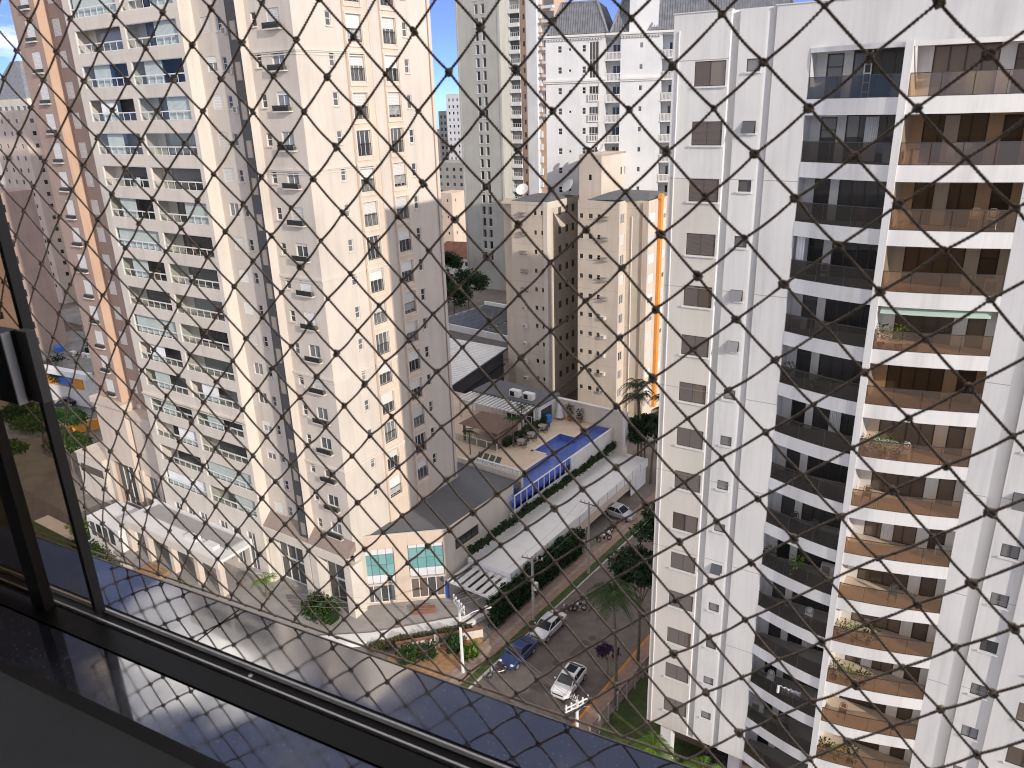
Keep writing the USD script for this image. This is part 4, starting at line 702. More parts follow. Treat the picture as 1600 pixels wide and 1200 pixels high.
b = MB(); t = np.linspace(0, math.pi, 13); a0 = [(5.2 + .75 * math.cos(a), 53.0 + .55 * math.sin(a)) for a in t]
part(CB, 'window_arch', MB().tube([CF.p(s, .06, z) for s, z in a0] , .09, 5), 'terrace_white')
def mansard(T, s0, s1, o0, o1, z0, z1, inset=1.9):
    c = [(s0, o0), (s1, o0), (s1, o1), (s0, o1)]; e = [(s0 + inset, o0 - inset), (s1 - inset, o0 - inset), (s1 - inset, o1 + inset), (s0 + inset, o1 + inset)]
    b = MB(); rib = MB()
    for k in range(4):
        p, q, r, u = c[k], c[(k + 1) % 4], e[(k + 1) % 4], e[k]
        P = [np.array(CF.p(*p, z0)), np.array(CF.p(*q, z0)), np.array(CF.p(*r, z1)), np.array(CF.p(*u, z1))]; b.quad(*P)
        L = np.linalg.norm(P[1] - P[0]); nr = np.cross(P[1] - P[0], P[3] - P[0]); nr /= np.linalg.norm(nr)
        for t in np.arange(.32, L, .36):                      # standing seams, cut where the hips run in
            f = t / L; A = P[0] + (P[1] - P[0]) * f; top0 = inset / L
            h = min(1.0, f / top0 if f < top0 else 1.0, (1 - f) / top0 if 1 - f < top0 else 1.0); D = (P[3] - P[0]) - (P[1] - P[0]) * (np.dot(P[3] - P[0], P[1] - P[0]) / L**2)
            rib.hexa([A + (P[1] - P[0]) / L * x + D * y + nr * zz for zz in (-.01, .09) for (x, y) in ((-.035, 0), (.035, 0), (.035, h), (-.035, h))])
    b.quad(*[CF.p(*x, z1) for x in e]); r = part(T, 'mansard_roof', b, 'slate_roof'); part(r, 'standing_seams', rib, 'slate_roof', kind='stuff')
    hb = MB()
    for k in range(4): hb.tube([CF.p(*c[k], z0 + .05), CF.p(*e[k], z1 + .05)], .22, 5)
    q = [CF.p(*x, z1 + .05) for x in e]; hb.tube(q + [q[0]], .16, 5); part(r, 'hip_cap', hb, 'slate_roof')
mansard(CB, -1.9, 7.2, -.1, -13, 54.15, 58.6); mansard(CB, 7.6, 13, -.6, -13, 54.15, 58.6, 1.6); mansard(CB, 13.4, 34, -.1, -13, 54.15, 60.2, 2.0)
b = MB().box(CF, 10.4, 14.6, -6, -.25, 54.02, 62); part(CB, 'lift_tower', b, 'cool_white')

# ------------------------------------------------------------ grey tower with paired windows, and the white balcony tower beside it
GF = Fr(-5.3, 202.3, -34)
GB = thing('apartment_tower', 'slim grey-green tower with one column of paired small windows', 'tower', (-4, 205, GZ))
w = MB(); hg = [(a, c, 66.9 - 2.95 * k - 2.15, 66.9 - 2.95 * k) for k in range(-1, 21) for a, c in ((-1.2, -.15), (.75, 1.8))]
w.wall(GF, 0, -6.7, 6.0, GZ, 76, hg, .35); GR = GF.sub(6.0, 0, 90); w.wall(GR, 0, 0, 5, GZ, 76); w.quad(GF.p(-6.7, -16, GZ), GF.p(-6.7, 0, GZ), GF.p(-6.7, 0, 76), GF.p(-6.7, -16, 76)); w.quad(GF.p(-6.7, 0, 76), GF.p(6, 0, 76), GF.p(6, -16, 76), GF.p(-6.7, -16, 76))
part(GB, 'wall', w, 'grey_wall'); part(GB, 'edge_band', MB().box(GF, -6.75, -6.35, -.3, .12, GZ, 76).box(GF, 5.4, 5.75, .003, .1, GZ, 76), 'grey_wall')
for a, c, z0, z1 in hg: window(GB, GF, 0, a, c, z0, z1, .34, 'pane_dark', 'cool_white', .10, 0, cross=False, shutter=0, sill='cool_white')
WB = thing('apartment_tower', 'tall white tower with glazed balconies and brown tile strips, right of the grey tower', 'tower', (6, 195, GZ))
WO = -4.0; rng = random.Random(5); w = MB(); hw = [(6.15, 9.0, 67.5 - 2.95 * k - 2.0, 67.5 - 2.95 * k, .3) for k in range(22)]
w.wall(GF, WO, 3.7, 6.1, GZ, 80, [(4.6, 4.95, 67 - 5.9 * k, 68.3 - 5.9 * k, .15) for k in range(11)]); w.wall(GF, WO, 6.1, 9.05, GZ, 80, hw); part(WB, 'wall', w, 'cool_white')
part(WB, 'cream_strip', MB().box(GF, 3.7, 6.08, WO - 8, WO - .4, GZ, 79.8), 'cream_pale'); part(WB, 'brown_strip', MB().box(GF, 9.05, 11.2, WO - 6, WO - .2, GZ, 80), 'orange_tile'); part(WB, 'white_fin', MB().box(GF, 11.2, 14.1, WO - 7, WO + .6, GZ, 82), 'cool_white'); part(WB, 'brown_strip', MB().box(GF, 14.1, 17, WO - 8, WO - .6, GZ, 79), 'orange_tile')
for k in range(22):
    z = 67.5 - 2.95 * k
    mb = MB(); mb.box(GF, 6.1, 9.1, WO - .02, WO + .5, z - 2.9, z - 2.05); bl = part(WB, 'balcony', mb, 'cool_white')
    part(bl, 'glazing', MB().vq(GF, 6.2, 8.95, WO - .28, z - 2.0, z), rng.choice(['pane_grey', 'pane_dark', 'pane_grey'])); railing(bl, GF, WO + .05, 6.15, 9.0, z - 2.04, z - 1.1, 'white_metal', .5, bar=.07)
    window(WB, GF, WO, 4.6, 4.95, 67 - 2.95 * k, 68.3 - 2.95 * k, .1, 'pane_dark', 'bronze_frame', .05, 0, name='slit_window') if k % 2 == 0 else None
    part(WB, 'brown_window', MB().box(GF, 9.9, 10.3, WO - .19, WO - .12, z - 1.4, z - .3), 'pane_dark'); part(WB, 'white_block', MB().box(GF, 14.0, 14.9, WO - .59, WO - .1, z - 1.6, z - .1), 'cool_white')
    if k < 9: 
        bl = part(WB, 'balcony', MB().box(GF, 15.4, 18.4, WO - .6, WO + .5, z - 2.6, z - 2.0), 'cool_white'); part(bl, 'glazing', MB().vq(GF, 15.5, 18.2, WO - .55, z - 2.0, z - .2), 'pane_grey')
# ------------------------------------------------------------ far skyline between the towers
def simple_tower(name, label, F, s0, s1, o0, o1, z1, m, wx, wz, ww, wh, pm='pane_dark', cat='building', sides=True, roof=None, z0=GZ):
    T = thing(name, label, cat, F.p((s0 + s1) / 2, (o0 + o1) / 2, z0)); b = MB(); ho = []
    n = int((s1 - s0 - .6) / wx); zz = z1 - 2.0
    while zz - wh > z0 + 2:
        ho += [(s0 + .5 + (s1 - s0 - 1) * (k + .5) / n - ww / 2, s0 + .5 + (s1 - s0 - 1) * (k + .5) / n + ww / 2, zz - wh, zz) for k in range(n)]; zz -= wz
    ho = ho[:150]
    b.wall(F, o1, s0, s1, z0, z1, ho, .15); R = F.sub(s1, o1, 90); L = o1 - o0; hr = [(2 + k * wx * 1.3, 2 + k * wx * 1.3 + ww, h[2], h[3]) for h in ho[::max(n, 1)] for k in range(int((L - 3) / (wx * 1.3)))][:80] if sides else []
    b.wall(R, 0, 0, L, z0, z1, hr, .15); b.quad(F.p(s0, o0, z0), F.p(s0, o1, z0), F.p(s0, o1, z1), F.p(s0, o0, z1)); b.quad(F.p(s0, o0, z1), F.p(s1, o0, z1), F.p(s1, o1, z1), F.p(s0, o1, z1)); b.quad(F.p(s0, o0, z0), F.p(s1, o0, z0), F.p(s1, o0, z1), F.p(s0, o0, z1))
    part(T, 'wall', b, m)
    for h in ho: part(T, 'window', MB().vq(F, h[0], h[1], o1 - .14, h[2], h[3]), pm)
    for h in hr: part(T, 'window', MB().vq(R, h[0], h[1], -.14, h[2], h[3]), pm)
    return T
simple_tower('office_tower', 'distant dark tower with ledges, against the sky left of the white one', Fr(-27, 400, -30), -6, 1.5, -10, 0, 41.5, 'concrete', 1.9, 2.9, 1.2, 1.5)
simple_tower('apartment_tower', 'distant slender white tower against the sky, left of the grey tower', Fr(-24, 380, -34), -3.2, 5, -10, 0, 49, 'cool_white', 2.4, 2.9, .9, 1.2)
simple_tower('apartment_tower', 'small far beige tower below the distant white one', Fr(-20, 262, -30), -4, 2.2, -9, 0, 17, 'peach', 2.6, 5.4, .6, .9)
simple_tower('apartment_block', 'far pale block behind the small beige tower', Fr(-25, 330, -30), -8, 10, -14, 0, 22, 'concrete', 3, 3, 1.3, 1.3)
simple_tower('apartment_block', 'far grey block low on the skyline beside the cream tower', Fr(-44, 340, -30), -8, 8, -14, 0, 30, 'pink_wall', 3, 3, 1.3, 1.3)
for i, (x, y, w_, d, h, lab) in enumerate(((-17, 238, 9, 8, 2.2, 'far house with a red clay roof, upper of the pair'), (-15, 222, 11, 7, 2.8, 'far white house with a brown clay roof, lower of the pair'))):
    F = Fr(x, y, -25); T = thing('house', lab, 'house', F.p(0, 0, GZ)); b = MB().box(F, -w_ / 2, w_ / 2, -d, 0, GZ, h); part(T, 'wall', b, 'terrace_white')
    b = MB().hexa([F.p(-w_ / 2 - .4, .4, h), F.p(w_ / 2 + .4, .4, h), F.p(w_ / 2 + .4, -d - .4, h), F.p(-w_ / 2 - .4, -d - .4, h), F.p(-w_ / 2 + .2, -d / 2 + .1, h + 2), F.p(w_ / 2 - .2, -d / 2 + .1, h + 2), F.p(w_ / 2 - .2, -d / 2 - .1, h + 2), F.p(-w_ / 2 + .2, -d / 2 - .1, h + 2)]); part(T, 'roof', b, 'clay_roof')
    for s in (-3, -1.2, 1, 2.8): part(T, 'window', MB().vq(F, s, s + .8, .02, h - 2.2, h - 1), 'pane_dark')
# flat building with the solar array, and the white sheet-metal hall
SO = Fr(-12, 151, -40); T = thing('hall', 'flat-roofed hall carrying rows of dark solar panels, in front of the grey tower', 'building', SO.p(8, -8, GZ))
part(T, 'wall', MB().box(SO, -6, 26, -17, 0, GZ, 2.4), 'concrete'); part(T, 'parapet', MB().box(SO, -6, 26, -.001, .3, 1.6, 2.9).box(SO, -6, 26, -17.4, -17, 1.6, 3.2), 'white_roof')
for r in range(6):
    for c in range(12):
        s, o = -4.5 + c * 2.1 + (.5 if c > 5 else 0), -1.0 - r * 2.5
        part(T, 'solar_panel', MB().hexa([SO.p(s, o, 2.55), SO.p(s + 2.0, o, 2.55), SO.p(s + 2.0, o - 1.95, 2.9), SO.p(s, o - 1.95, 2.9), SO.p(s, o, 2.6), SO.p(s + 2.0, o, 2.6), SO.p(s + 2.0, o - 1.95, 2.95), SO.p(s, o - 1.95, 2.95)]), 'solar')
HF = Fr(-11.5, 104, 65); T = thing('hall', 'white sheet-metal roofed hall with a dark side wall, between cream tower and beige block', 'building', HF.p(8, -6, GZ))
part(T, 'wall', MB().box(HF, -4, 24, -20, 0, GZ, 5.2), 'dark_grey'); b = MB()
for k in range(40):
    s = -4.4 + k * .72; b.hexa([HF.p(s, .5, 5.25), HF.p(s + .7, .5, 5.25), HF.p(s + .7, -20.4, 6.6), HF.p(s, -20.4, 6.6), HF.p(s, .5, 5.38), HF.p(s + .7, .5, 5.33), HF.p(s + .7, -20.4, 6.68), HF.p(s, -20.4, 6.73)])
part(T, 'roof_sheet', b, 'white_roof'); part(T, 'gutter', MB().box(HF, -4.5, 24.6, .5, .7, 5.0, 5.24), 'black_rail'); part(T, 'ledge', MB().box(HF, -4, 24, .003, .3, 2.3, 2.6), 'black_rail')
T = thing('yard_wall', 'low grey boundary wall with a thin rail below the white hall', 'wall', HF.p(6, 6, GZ)); part(T, 'wall_face', MB().box(HF, -2, 16, 5.2, 5.5, GZ, 1.2), 'concrete'); part(T, 'rail', MB().tube([HF.p(-2, 5.35, 1.7), HF.p(16, 5.35, 1.7)], .04, 5), 'white_metal')
# ------------------------------------------------------------ far left: buildings seen past the brown wing and through the dark pane
simple_tower('apartment_tower', 'pink-beige tower with dark windows left of the brown wing, nearer one', Fr(-118, 200, -34), -16, 0, -14, 0, 46.5, 'pink_wall', 3.2, 2.95, .9, 1.0)
simple_tower('apartment_tower', 'brownish set-back tower wing between the pink tower and the brown wing', Fr(-118, 200, -34), .1, 14, -22, -7, 44, 'pink_wall', 2.8, 2.95, .7, .9)
simple_tower('apartment_tower', 'cream tower with white balconies rising behind the pink tower at the left edge', Fr(-150, 250, -34), -20, 11, -14, 0, 50, 'cream_pale', 3.4, 2.95, 2.0, 1.4)
T = [k for k in BASE if k.startswith('/World/apartment_tower')][-1]; F = Fr(-150, 250, -34); part(T, 'roof', MB().hexa([F.p(-16, -1, 50), F.p(9, -1, 50), F.p(9, -13, 50), F.p(-16, -13, 50), F.p(-6, -6, 61), F.p(-1, -6, 61), F.p(-1, -8, 61), F.p(-6, -8, 61)]), 'slate_roof')
simple_tower('apartment_block', 'brown block with balconies seen through the dark window pane at the left edge', Fr(-95, 130, -34), -22, 5.2, -14, 0, 33, 'brown_tile', 3.6, 2.95, 2.4, 1.3)
simple_tower('office_block', 'narrow white block with a dark glass face left of the brown wing', Fr(-113, 210, -34), -.5, 3.2, -8, 0, 11.5, 'cool_white', 3, 5, .5, .8)
T = [k for k in BASE if k.startswith('/World/office_block')][-1]; F = Fr(-113, 210, -34); part(T, 'glass_face', MB().box(F, 3.25, 7.5, -6, -.5, GZ, 10.5), 'pane_dark')
F = Fr(-99, 160, -34); T = thing('low_building', 'low grey flat building with an upright ribbed front below the narrow white block', 'building', F.p(0, 0, GZ)); part(T, 'wall', MB().box(F, -3, 14, -16, 0, GZ, 4.6), 'concrete'); part(T, 'roof', MB().box(F, -3.2, 14.2, -16.2, .2, 4.6, 4.8), 'flat_roof')
F = Fr(-84, 128.5, -27); T = thing('shop_building', 'low shop with pale flat roof and an orange and blue front, at the far left', 'shop', F.p(0, 0, GZ))
part(T, 'wall', MB().box(F, -12, 16, -16, 0, GZ, 4.4), 'terrace_white'); part(T, 'roof', MB().box(F, -12.3, 16.3, -16.3, .3, 4.4, 4.7), 'flat_roof'); part(T, 'parapet', MB().box(F, -12.5, 16.5, .31, 1.6, 3.9, 4.85), 'white_roof'); part(T, 'orange_panel', MB().box(F, 3.2, 13, .003, .12, 1.2, 3.8), 'orange_paint'); part(T, 'blue_panel', MB().box(F, 6.4, 10.5, .122, .2, 1.5, 3.8), 'blue_tarp'); 
g = MB().frame(F, .003, .1, -6, 3, GZ + .2, 3.8, .1, [-4, -2, 0, 1.8]); x = part(T, 'shop_window', g, 'white_metal'); part(x, 'pane', MB().vq(F, -6, 3, .03, GZ + .2, 3.8), 'pane_dark')
single('roof_tank', MB().lathe([(0, 1.1), (.8, 1.1), (.95, .9), (.8, 0), (0, 0)], F.p(-1, -6, 4.72), 14), 'blue_tarp', 'round blue water tank on the pale flat roof of the shop', 'water tank')
for i, s in enumerate((3.5, 6, 7.4)): 
    t = thing('rooftop_unit', 'air-conditioning unit on the shop roof, ' + ('nearest the blue tank', 'middle of the three', 'farthest from the tank')[i], 'air conditioner', F.p(s, -5, 4.72)); part(t, 'case', MB().box(F, s, s + 1, -5.6, -4.9, 4.72, 5.5), 'ac_white'); part(t, 'fan_grille', MB().box(F, s + .1, s + .7, -4.895, -4.88, 4.85, 5.4), 'joint')
AV = Fr(-73, 118, 25); sheet('avenue', AV, -40, 40, -3.5, 6, GZ - .003, 'road_far'); 
T = thing('garden_wall', 'yellow-topped low wall beside the far avenue, left of the tower foot', 'wall', AV.p(5, 8, GZ)); part(T, 'wall_face', MB().box(AV, -2, 16, 7.2, 7.6, GZ, -.3), 'flower')
# ------------------------------------------------------------ podium with the shop front and the grey roof
A0, B0, C0 = (-15.2, 64.45), (-6.85, 65.4), (-.2, 74.5)
PA = Fr(*A0, math.degrees(math.atan2(B0[1] - A0[1], B0[0] - A0[0]))); PB = Fr(*B0, math.degrees(math.atan2(C0[1] - B0[1], C0[0] - B0[0]))); LA = math.hypot(B0[0] - A0[0], B0[1] - A0[1]); LB = math.hypot(C0[0] - B0[0], C0[1] - B0[1])
PD = thing('podium_building', 'low peach podium with teal upper windows and grey flat roof by the cream tower', 'building', (-8, 70, GZ))
ha = [(.1, 3.15, .55, 4.55), (.15, 3.0, -1.62, .40), (4.5, 8.0, .95, 4.7), (4.55, 7.9, -1.5, .85)]; hb = [(1.2, 5.0, 3.0, 4.25)]
w = MB(); w.wall(PA, 0, 0, LA, GZ, 6.0, ha, .2); part(PD, 'wall', w, 'peach'); part(PD, 'side_wall', MB().wall(PB, 0, 0, LB, GZ, 6.0, hb, .25), 'cream_pale')
roofp = [(A0[0] + .3, A0[1] + .18), (B0[0] - .1, B0[1] + .2), (C0[0] - .2, C0[1] + .1), (.6, 75.4), (-6.6, 80.9), (-9.0, 79.0), (-15.0, 66)]
part(PD, 'flat_roof', MB().prism(roofp, 5.2, 5.75), 'grey_roof'); part(PD, 'roof_edge', MB().box(PA, 0, LA, -.16, .05, 6.002, 6.06).box(PB, 0, LB, -.16, .05, 6.002, 6.06).box(PB, 0, LB, -.16, -.02, 5.755, 6.0).box(PA, 0, LA, -.16, -.02, 5.755, 6.0), 'cream_pale')
for s0, s1, z0, z1 in (ha[0], ha[2]):
    W_ = part(PD, 'teal_window', MB().frame(PA, -.16, -.08, s0, s1, z0, z1, .06), 'steel'); zs = [z0 + .06, z0 + 1.0, z0 + 2.15, z0 + 3.3, z1 - .06]; n = 4
    for r in range(4):
        for c in range(n):
            a, e = s0 + .06 + (s1 - s0 - .12) * c / n, s0 + .06 + (s1 - s0 - .12) * (c + 1) / n
            part(W_, 'window_panel', MB().box(PA, a + .02, e - .02, -.15, -.11 + .01 * ((r + c) % 2), zs[r] + .02, zs[r + 1] - .02), 'pane_teal' if r in (1, 2) else 'curtain')
for s0, s1, z0, z1 in (ha[1], ha[3]):
    W_ = part(PD, 'shopfront', MB().frame(PA, -.17, -.07, s0, s1, z0, z1, .08, [s0 + (s1 - s0) * k / 4 for k in (1, 2, 3)]), 'white_metal')
    for k in range(4): part(W_, 'pane', MB().vq(PA, s0 + (s1 - s0) * k / 4 + .05, s0 + (s1 - s0) * (k + 1) / 4 - .05, -.13, z0 + .08, z1 - .08), rng.choice(['pane_grey', 'pane_brown', 'pane_dark']))
W_ = part(PD, 'strip_window', MB().frame(PB, -.22, -.12, 1.2, 5.0, 3.0, 4.25, .06, [2.15, 3.1, 4.05]), 'bronze_frame'); part(W_, 'pane', MB().vq(PB, 1.2, 5.0, -.17, 3.0, 4.25), 'pane_dark')
# deck, pool
PF = Fr(-.2, 73.5, 53.7); DZ = 5.0
DK = thing('pool_deck', 'raised pale stone pool deck behind the grey roof', 'terrace', PF.p(8, -8, DZ))
b = MB(); 
for s0, s1, o in ((-.5, 10.85, -2.55), (10.85, 16.8, -4.75), (16.8, 21.6, -2.55)): b.box(PF, s0, s1, -27, o, DZ - .5, DZ)
b.box(PF, -12, -.5, -27, -9.5, DZ - .5, DZ); part(DK, 'floor', b, 'deck_stone')
for (s0, s1, o0, o1) in ((.05, 10.85, -2.85, -2.5), (10.55, 10.9, -5.05, -2.5), (10.55, 17.1, -5.05, -4.7), (16.75, 17.1, -4.7, -2.5), (17.1, 21.5, -2.85, -2.5)): part(DK, 'coping', MB().box(PF, s0, s1, o0, o1, DZ, DZ + .035), 'plaza_pale')
part(DK, 'retaining_wall', MB().box(PF, 11.45, 22.0, .02, .28, 2.6, DZ + .12).box(PF, -.3, 11.45, .02, .2, 2.0, 3.4).box(PF, 11.4, 11.46, .0, .3, 2.6, DZ + .12), 'terrace_white')
part(DK, 'base_wall', MB().box(PF, -.3, 22.0, -.4, .0, GZ, 3.0), 'cream_pale')
PL = thing('swimming_pool', 'deep blue L-shaped swimming pool with a glazed front edge', 'swimming pool', PF.p(8, -1, DZ))
part(PL, 'basin', MB().quad(PF.p(0, 0, 4.2), PF.p(21.5, 0, 4.2), PF.p(21.5, -4.75, 4.2), PF.p(0, -4.75, 4.2)).quad(PF.p(0, -2.54, 4.2), PF.p(10.85, -2.54, 4.2), PF.p(10.85, -2.54, DZ), PF.p(0, -2.54, DZ)).quad(PF.p(10.85, -4.74, 4.2), PF.p(16.8, -4.74, 4.2), PF.p(16.8, -4.74, DZ), PF.p(10.85, -4.74, DZ)).quad(PF.p(21.49, 0, 4.2), PF.p(21.49, -2.6, 4.2), PF.p(21.49, -2.6, DZ), PF.p(21.49, 0, DZ)).quad(PF.p(10.86, -2.55, 4.2), PF.p(10.86, -4.75, 4.2), PF.p(10.86, -4.75, DZ), PF.p(10.86, -2.55, DZ)).quad(PF.p(16.79, -2.55, 4.2), PF.p(16.79, -4.75, 4.2), PF.p(16.79, -4.75, DZ), PF.p(16.79, -2.55, DZ)).quad(PF.p(16.8, -2.54, 4.2), PF.p(21.5, -2.54, 4.2), PF.p(21.5, -2.54, DZ), PF.p(16.8, -2.54, DZ)).quad(PF.p(0, -.35, 3.4), PF.p(11.4, -.35, 3.4), PF.p(11.4, -.35, 4.2), PF.p(0, -.35, 4.2)), 'pool_tile')
part(PL, 'water', MB().quad(PF.p(.02, -.02, 4.92), PF.p(21.48, -.02, 4.92), PF.p(21.48, -2.53, 4.92), PF.p(.02, -2.53, 4.92)).quad(PF.p(10.87, -2.53, 4.92), PF.p(16.78, -2.53, 4.92), PF.p(16.78, -4.73, 4.92), PF.p(10.87, -4.73, 4.92)), 'water')
for k in range(10):
    s = 11.4 * k / 10; part(PL, 'glass_panel', MB().box(PF, s + .06, s + 1.08, .09, .11, 3.42, 5.0), 'glass_water'); part(PL, 'post', MB().box(PF, s - .04, s + .05, .05, .16, 3.4, 5.08), 'white_metal')
part(PL, 'top_rail', MB().box(PF, -.05, 11.4, .04, .18, 5.08, 5.16), 'white_metal')
part(PL, 'pool_pump_box', MB().box(PF, -1.0, .25, -2.2, -1.0, 5.0, 5.5).box(PF, -.8, 0, -2.0, -1.2, 5.5, 5.55), 'terrace_white')
# parapet between roof and deck
Q = Fr(-6.65, 81.0, math.degrees(math.atan2(75.55 - 81.0, .7 + 6.65))); QL = math.hypot(7.35, 5.45)
T = thing('parapet', 'pale parapet with white balusters between the grey roof and the pool deck', 'parapet', Q.p(4, 0, DZ)); part(T, 'wall_face', MB().box(Q, 0, QL, -.35, 0, 4.4, 6.35), 'cream_pale'); part(T, 'handrail', MB().box(Q, 2.4, QL, -.42, -.2, 6.75, 6.88), 'terrace_white')
for k in range(18): part(T, 'baluster', MB().box(Q, 2.5 + k * .37, 2.68 + k * .37, -.39, -.24, 6.352, 6.748), 'terrace_white')
# walls and pavilions round the deck
T = thing('boundary_wall', 'tall pale wall closing the pool deck in front of the beige block', 'wall', PF.p(21.9, -3, DZ)); part(T, 'wall_face', MB().box(PF, 21.7, 22.0, -8.3, 2.2, GZ, 7.5), 'cream_pale'); part(T, 'coping', MB().box(PF, 21.6, 22.1, -8.35, 2.25, 7.502, 7.6), 'terrace_white'); part(T, 'end_pier', MB().box(PF, 21.2, 21.68, 1.9, 2.25, 2.6, 7.5), 'terrace_white')
T = thing('pool_pavilion', 'flat grey-roofed white pavilion at the far corner of the pool deck', 'pavilion', PF.p(18, -12, DZ)); part(T, 'wall', MB().box(PF, 17.4, 22.2, -19, -8.4, DZ, 7.7), 'terrace_white'); part(T, 'roof', MB().box(PF, 17.2, 22.4, -19.2, -8.2, 7.7, 8.0), 'grey_roof'); part(T, 'dark_opening', MB().box(PF, 17.36, 17.4, -13.5, -9, DZ, 7.0).box(PF, 18, 20.5, -8.4, -8.36, DZ, 7.0), 'pane_dark')
for i, o in enumerate((-12.6, -10.4)): 
    t = thing('rooftop_unit', 'white air-conditioning unit on the grey pavilion roof, ' + ('left', 'right')[i] + ' of the two', 'air conditioner', PF.p(18.3, o, 8)); part(t, 'case', MB().box(PF, 18.0, 18.8, o - .9, o + .6, 8.0, 8.9), 'white_plastic'); part(t, 'fan_grille', MB().lathe([(0, .02), (.32, .02), (.35, 0)], (0, 0, 0), 14).raw(np.zeros((3, 3)), [[0, 1, 2]]) if False else MB().box(PF, 17.97, 17.998, o - .75, o - .1, 8.1, 8.75), 'rubber')
T = thing('pergola', 'white slatted pergola beside the grey pavilion roof', 'pergola', PF.p(15, -14, DZ)); part(T, 'beam', MB().box(PF, 14.4, 14.6, -19.5, -8.6, 7.35, 7.6).box(PF, 16.9, 17.1, -19.5, -8.6, 7.35, 7.6), 'white_metal')
for k in range(18): part(T, 'slat', MB().box(PF, 14.0, 17.18, -19.4 + k * .62, -19.15 + k * .62, 7.605, 7.8), 'slat_white')
for s in (14.5, 17.0):
    for o in (-19.2, -14, -8.8): part(T, 'post', MB().box(PF, s - .08, s + .08, o - .08, o + .08, DZ, 7.35), 'white_metal')
T = thing('kiosk', 'open kiosk with a brown pitched roof on dark posts beside the pool', 'kiosk', PF.p(10.6, -11.2, DZ)); c = [PF.p(8.3, -14.4, 7.3), PF.p(13.3, -14.4, 7.3), PF.p(13.3, -8.2, 7.3), PF.p(8.3, -8.2, 7.3)]; p, q = PF.p(10.6, -12.4, 8.6), PF.p(10.9, -10.2, 8.6)
part(T, 'roof', MB().raw([*c, p, q], [[0, 1, 4], [1, 2, 5], [1, 5, 4], [2, 3, 5], [3, 0, 4], [3, 4, 5]]), 'brown_wall'); part(T, 'back_panel', MB().box(PF, 12.9, 13.0, -14, -8.6, DZ, 7.2).box(PF, 8.6, 12.9, -8.7, -8.6, DZ, 6.9), 'brown_wall')
for s in (8.7, 12.7):
    for o in (-14.0, -8.9): part(T, 'post', MB().box(PF, s, s + .25, o, o + .25, DZ, 7.3), 'brown_wall')
def fence_run(name, label, F, s0, s1, o, z0, h, step, m, rails=(.1, .95), bar=.05):
    T = thing(name, label, 'fence', F.p((s0 + s1) / 2, o, z0)); n = max(1, round((s1 - s0) / step))
    for k in range(n + 1): s = s0 + (s1 - s0) * k / n; part(T, 'post', MB().box(F, s - bar / 2, s + bar / 2, o - bar / 2, o + bar / 2, z0, z0 + h), m)
    for r in rails: part(T, 'rail', MB().box(F, s0, s1, o - .03, o + .03, z0 + h * r - .03, z0 + h * r + .03), m)
    return T
FQ = PF.sub(8.2, -17.5, -90)
fence_run('pool_fence', 'white railing in front of the brown kiosk, nearer one', PF.sub(8.0, 0, -90), 8.4, 17.5, 0, DZ, 1.15, 1.5, 'white_metal', (.5, .97), .08) if False else None
KF_ = Fr(*PF.p(8.0, -17.5, 0)[:2], 53.7 - 90)
T = fence_run('pool_fence', 'white glass-panelled railing in front of the brown kiosk', KF_, 0, 9.3, 0, DZ, 1.15, 1.55, 'white_metal', (.04, .97), .09)
for k in range(6): part(T, 'glass_panel', MB().box(KF_, k * 1.55 + .08, k * 1.55 + 1.47, -.01, .01, DZ + .12, DZ + 1.05), 'glass_clear')
K2 = Fr(*PF.p(17.2, -13.2, 0)[:2], 53.7 - 90); fence_run('pool_fence', 'short white railing by the pavilion and the blue bin', K2, 0, 4.8, .3, DZ + .2, 1.1, .8, 'white_metal', (.97,), .07)
def leaves(n, boxfn, size, seed, up=.4):
    g = np.random.default_rng(seed); P = boxfn(g, n); d = g.normal(0, 1, (n, 3)); d /= np.linalg.norm(d, axis=1, keepdims=True); e = np.cross(d, g.normal(0, 1, (n, 3))); e /= np.linalg.norm(e, axis=1, keepdims=True)
    L = size * (.6 + .8 * g.random((n, 1))); v = np.stack([P, P + d * L * .5 + e * L * .3, P + d * L, P + d * L * .5 - e * L * .3], 1).reshape(-1, 3); k = np.arange(n)[:, None] * 4
    return MB().raw(v, np.vstack([k + [0, 1, 2], k + [0, 2, 3]]))
def hedge(name, label, F, s0, s1, o0, o1, z0, z1, n, m, seed, size=.22, cat='hedge', kind=None, rough=.16, group=None):
    T = thing(name, label, cat, F.p((s0 + s1) / 2, (o0 + o1) / 2, z0), group)
    def fn(g, n):
        s = g.uniform(s0, s1, n); o = g.uniform(o0, o1, n); z = z0 + (z1 - z0) * g.random(n) ** .6; z += rough * np.sin(s * 3.1 + seed) * (z - z0) / (z1 - z0) + rough * .8 * np.sin(s * 1.3 + 2 * seed); x = F.O + s[:, None] * F.d + o[:, None] * F.n; return np.column_stack([x, z])
    part(T, 'foliage', leaves(n, fn, size, seed), m); part(T, 'branches', MB().box(F, s0 + .1, s1 - .1, o0 + .25 * (o1 - o0), o1 - .25 * (o1 - o0), z0, z0 + .8 * (z1 - z0)), 'leaf_dark'); return T
hedge('hedge', 'clipped dark hedge along the edge of the pool deck behind the tables', PF, 9.6, 18.6, -8.5, -7.9, DZ, DZ + 1.0, 2600, 'leaf_green', 1, .2)
hedge('hedge', 'tall dark leafy hedge between the white canopy roof and the pavement', SF, 5.6, 21.5, -4.0, -2.85, GZ, 1.0, 16000, 'leaf_dark', 2, .3, rough=.22)
hedge('trailing_plants', 'strip of trailing green plants along the inner edge of the white canopy roof', PF, -8.6, 21.6, .25, .95, 2.5, 3.15, 7000, 'leaf_vine', 3, .24, 'plants', rough=.14)
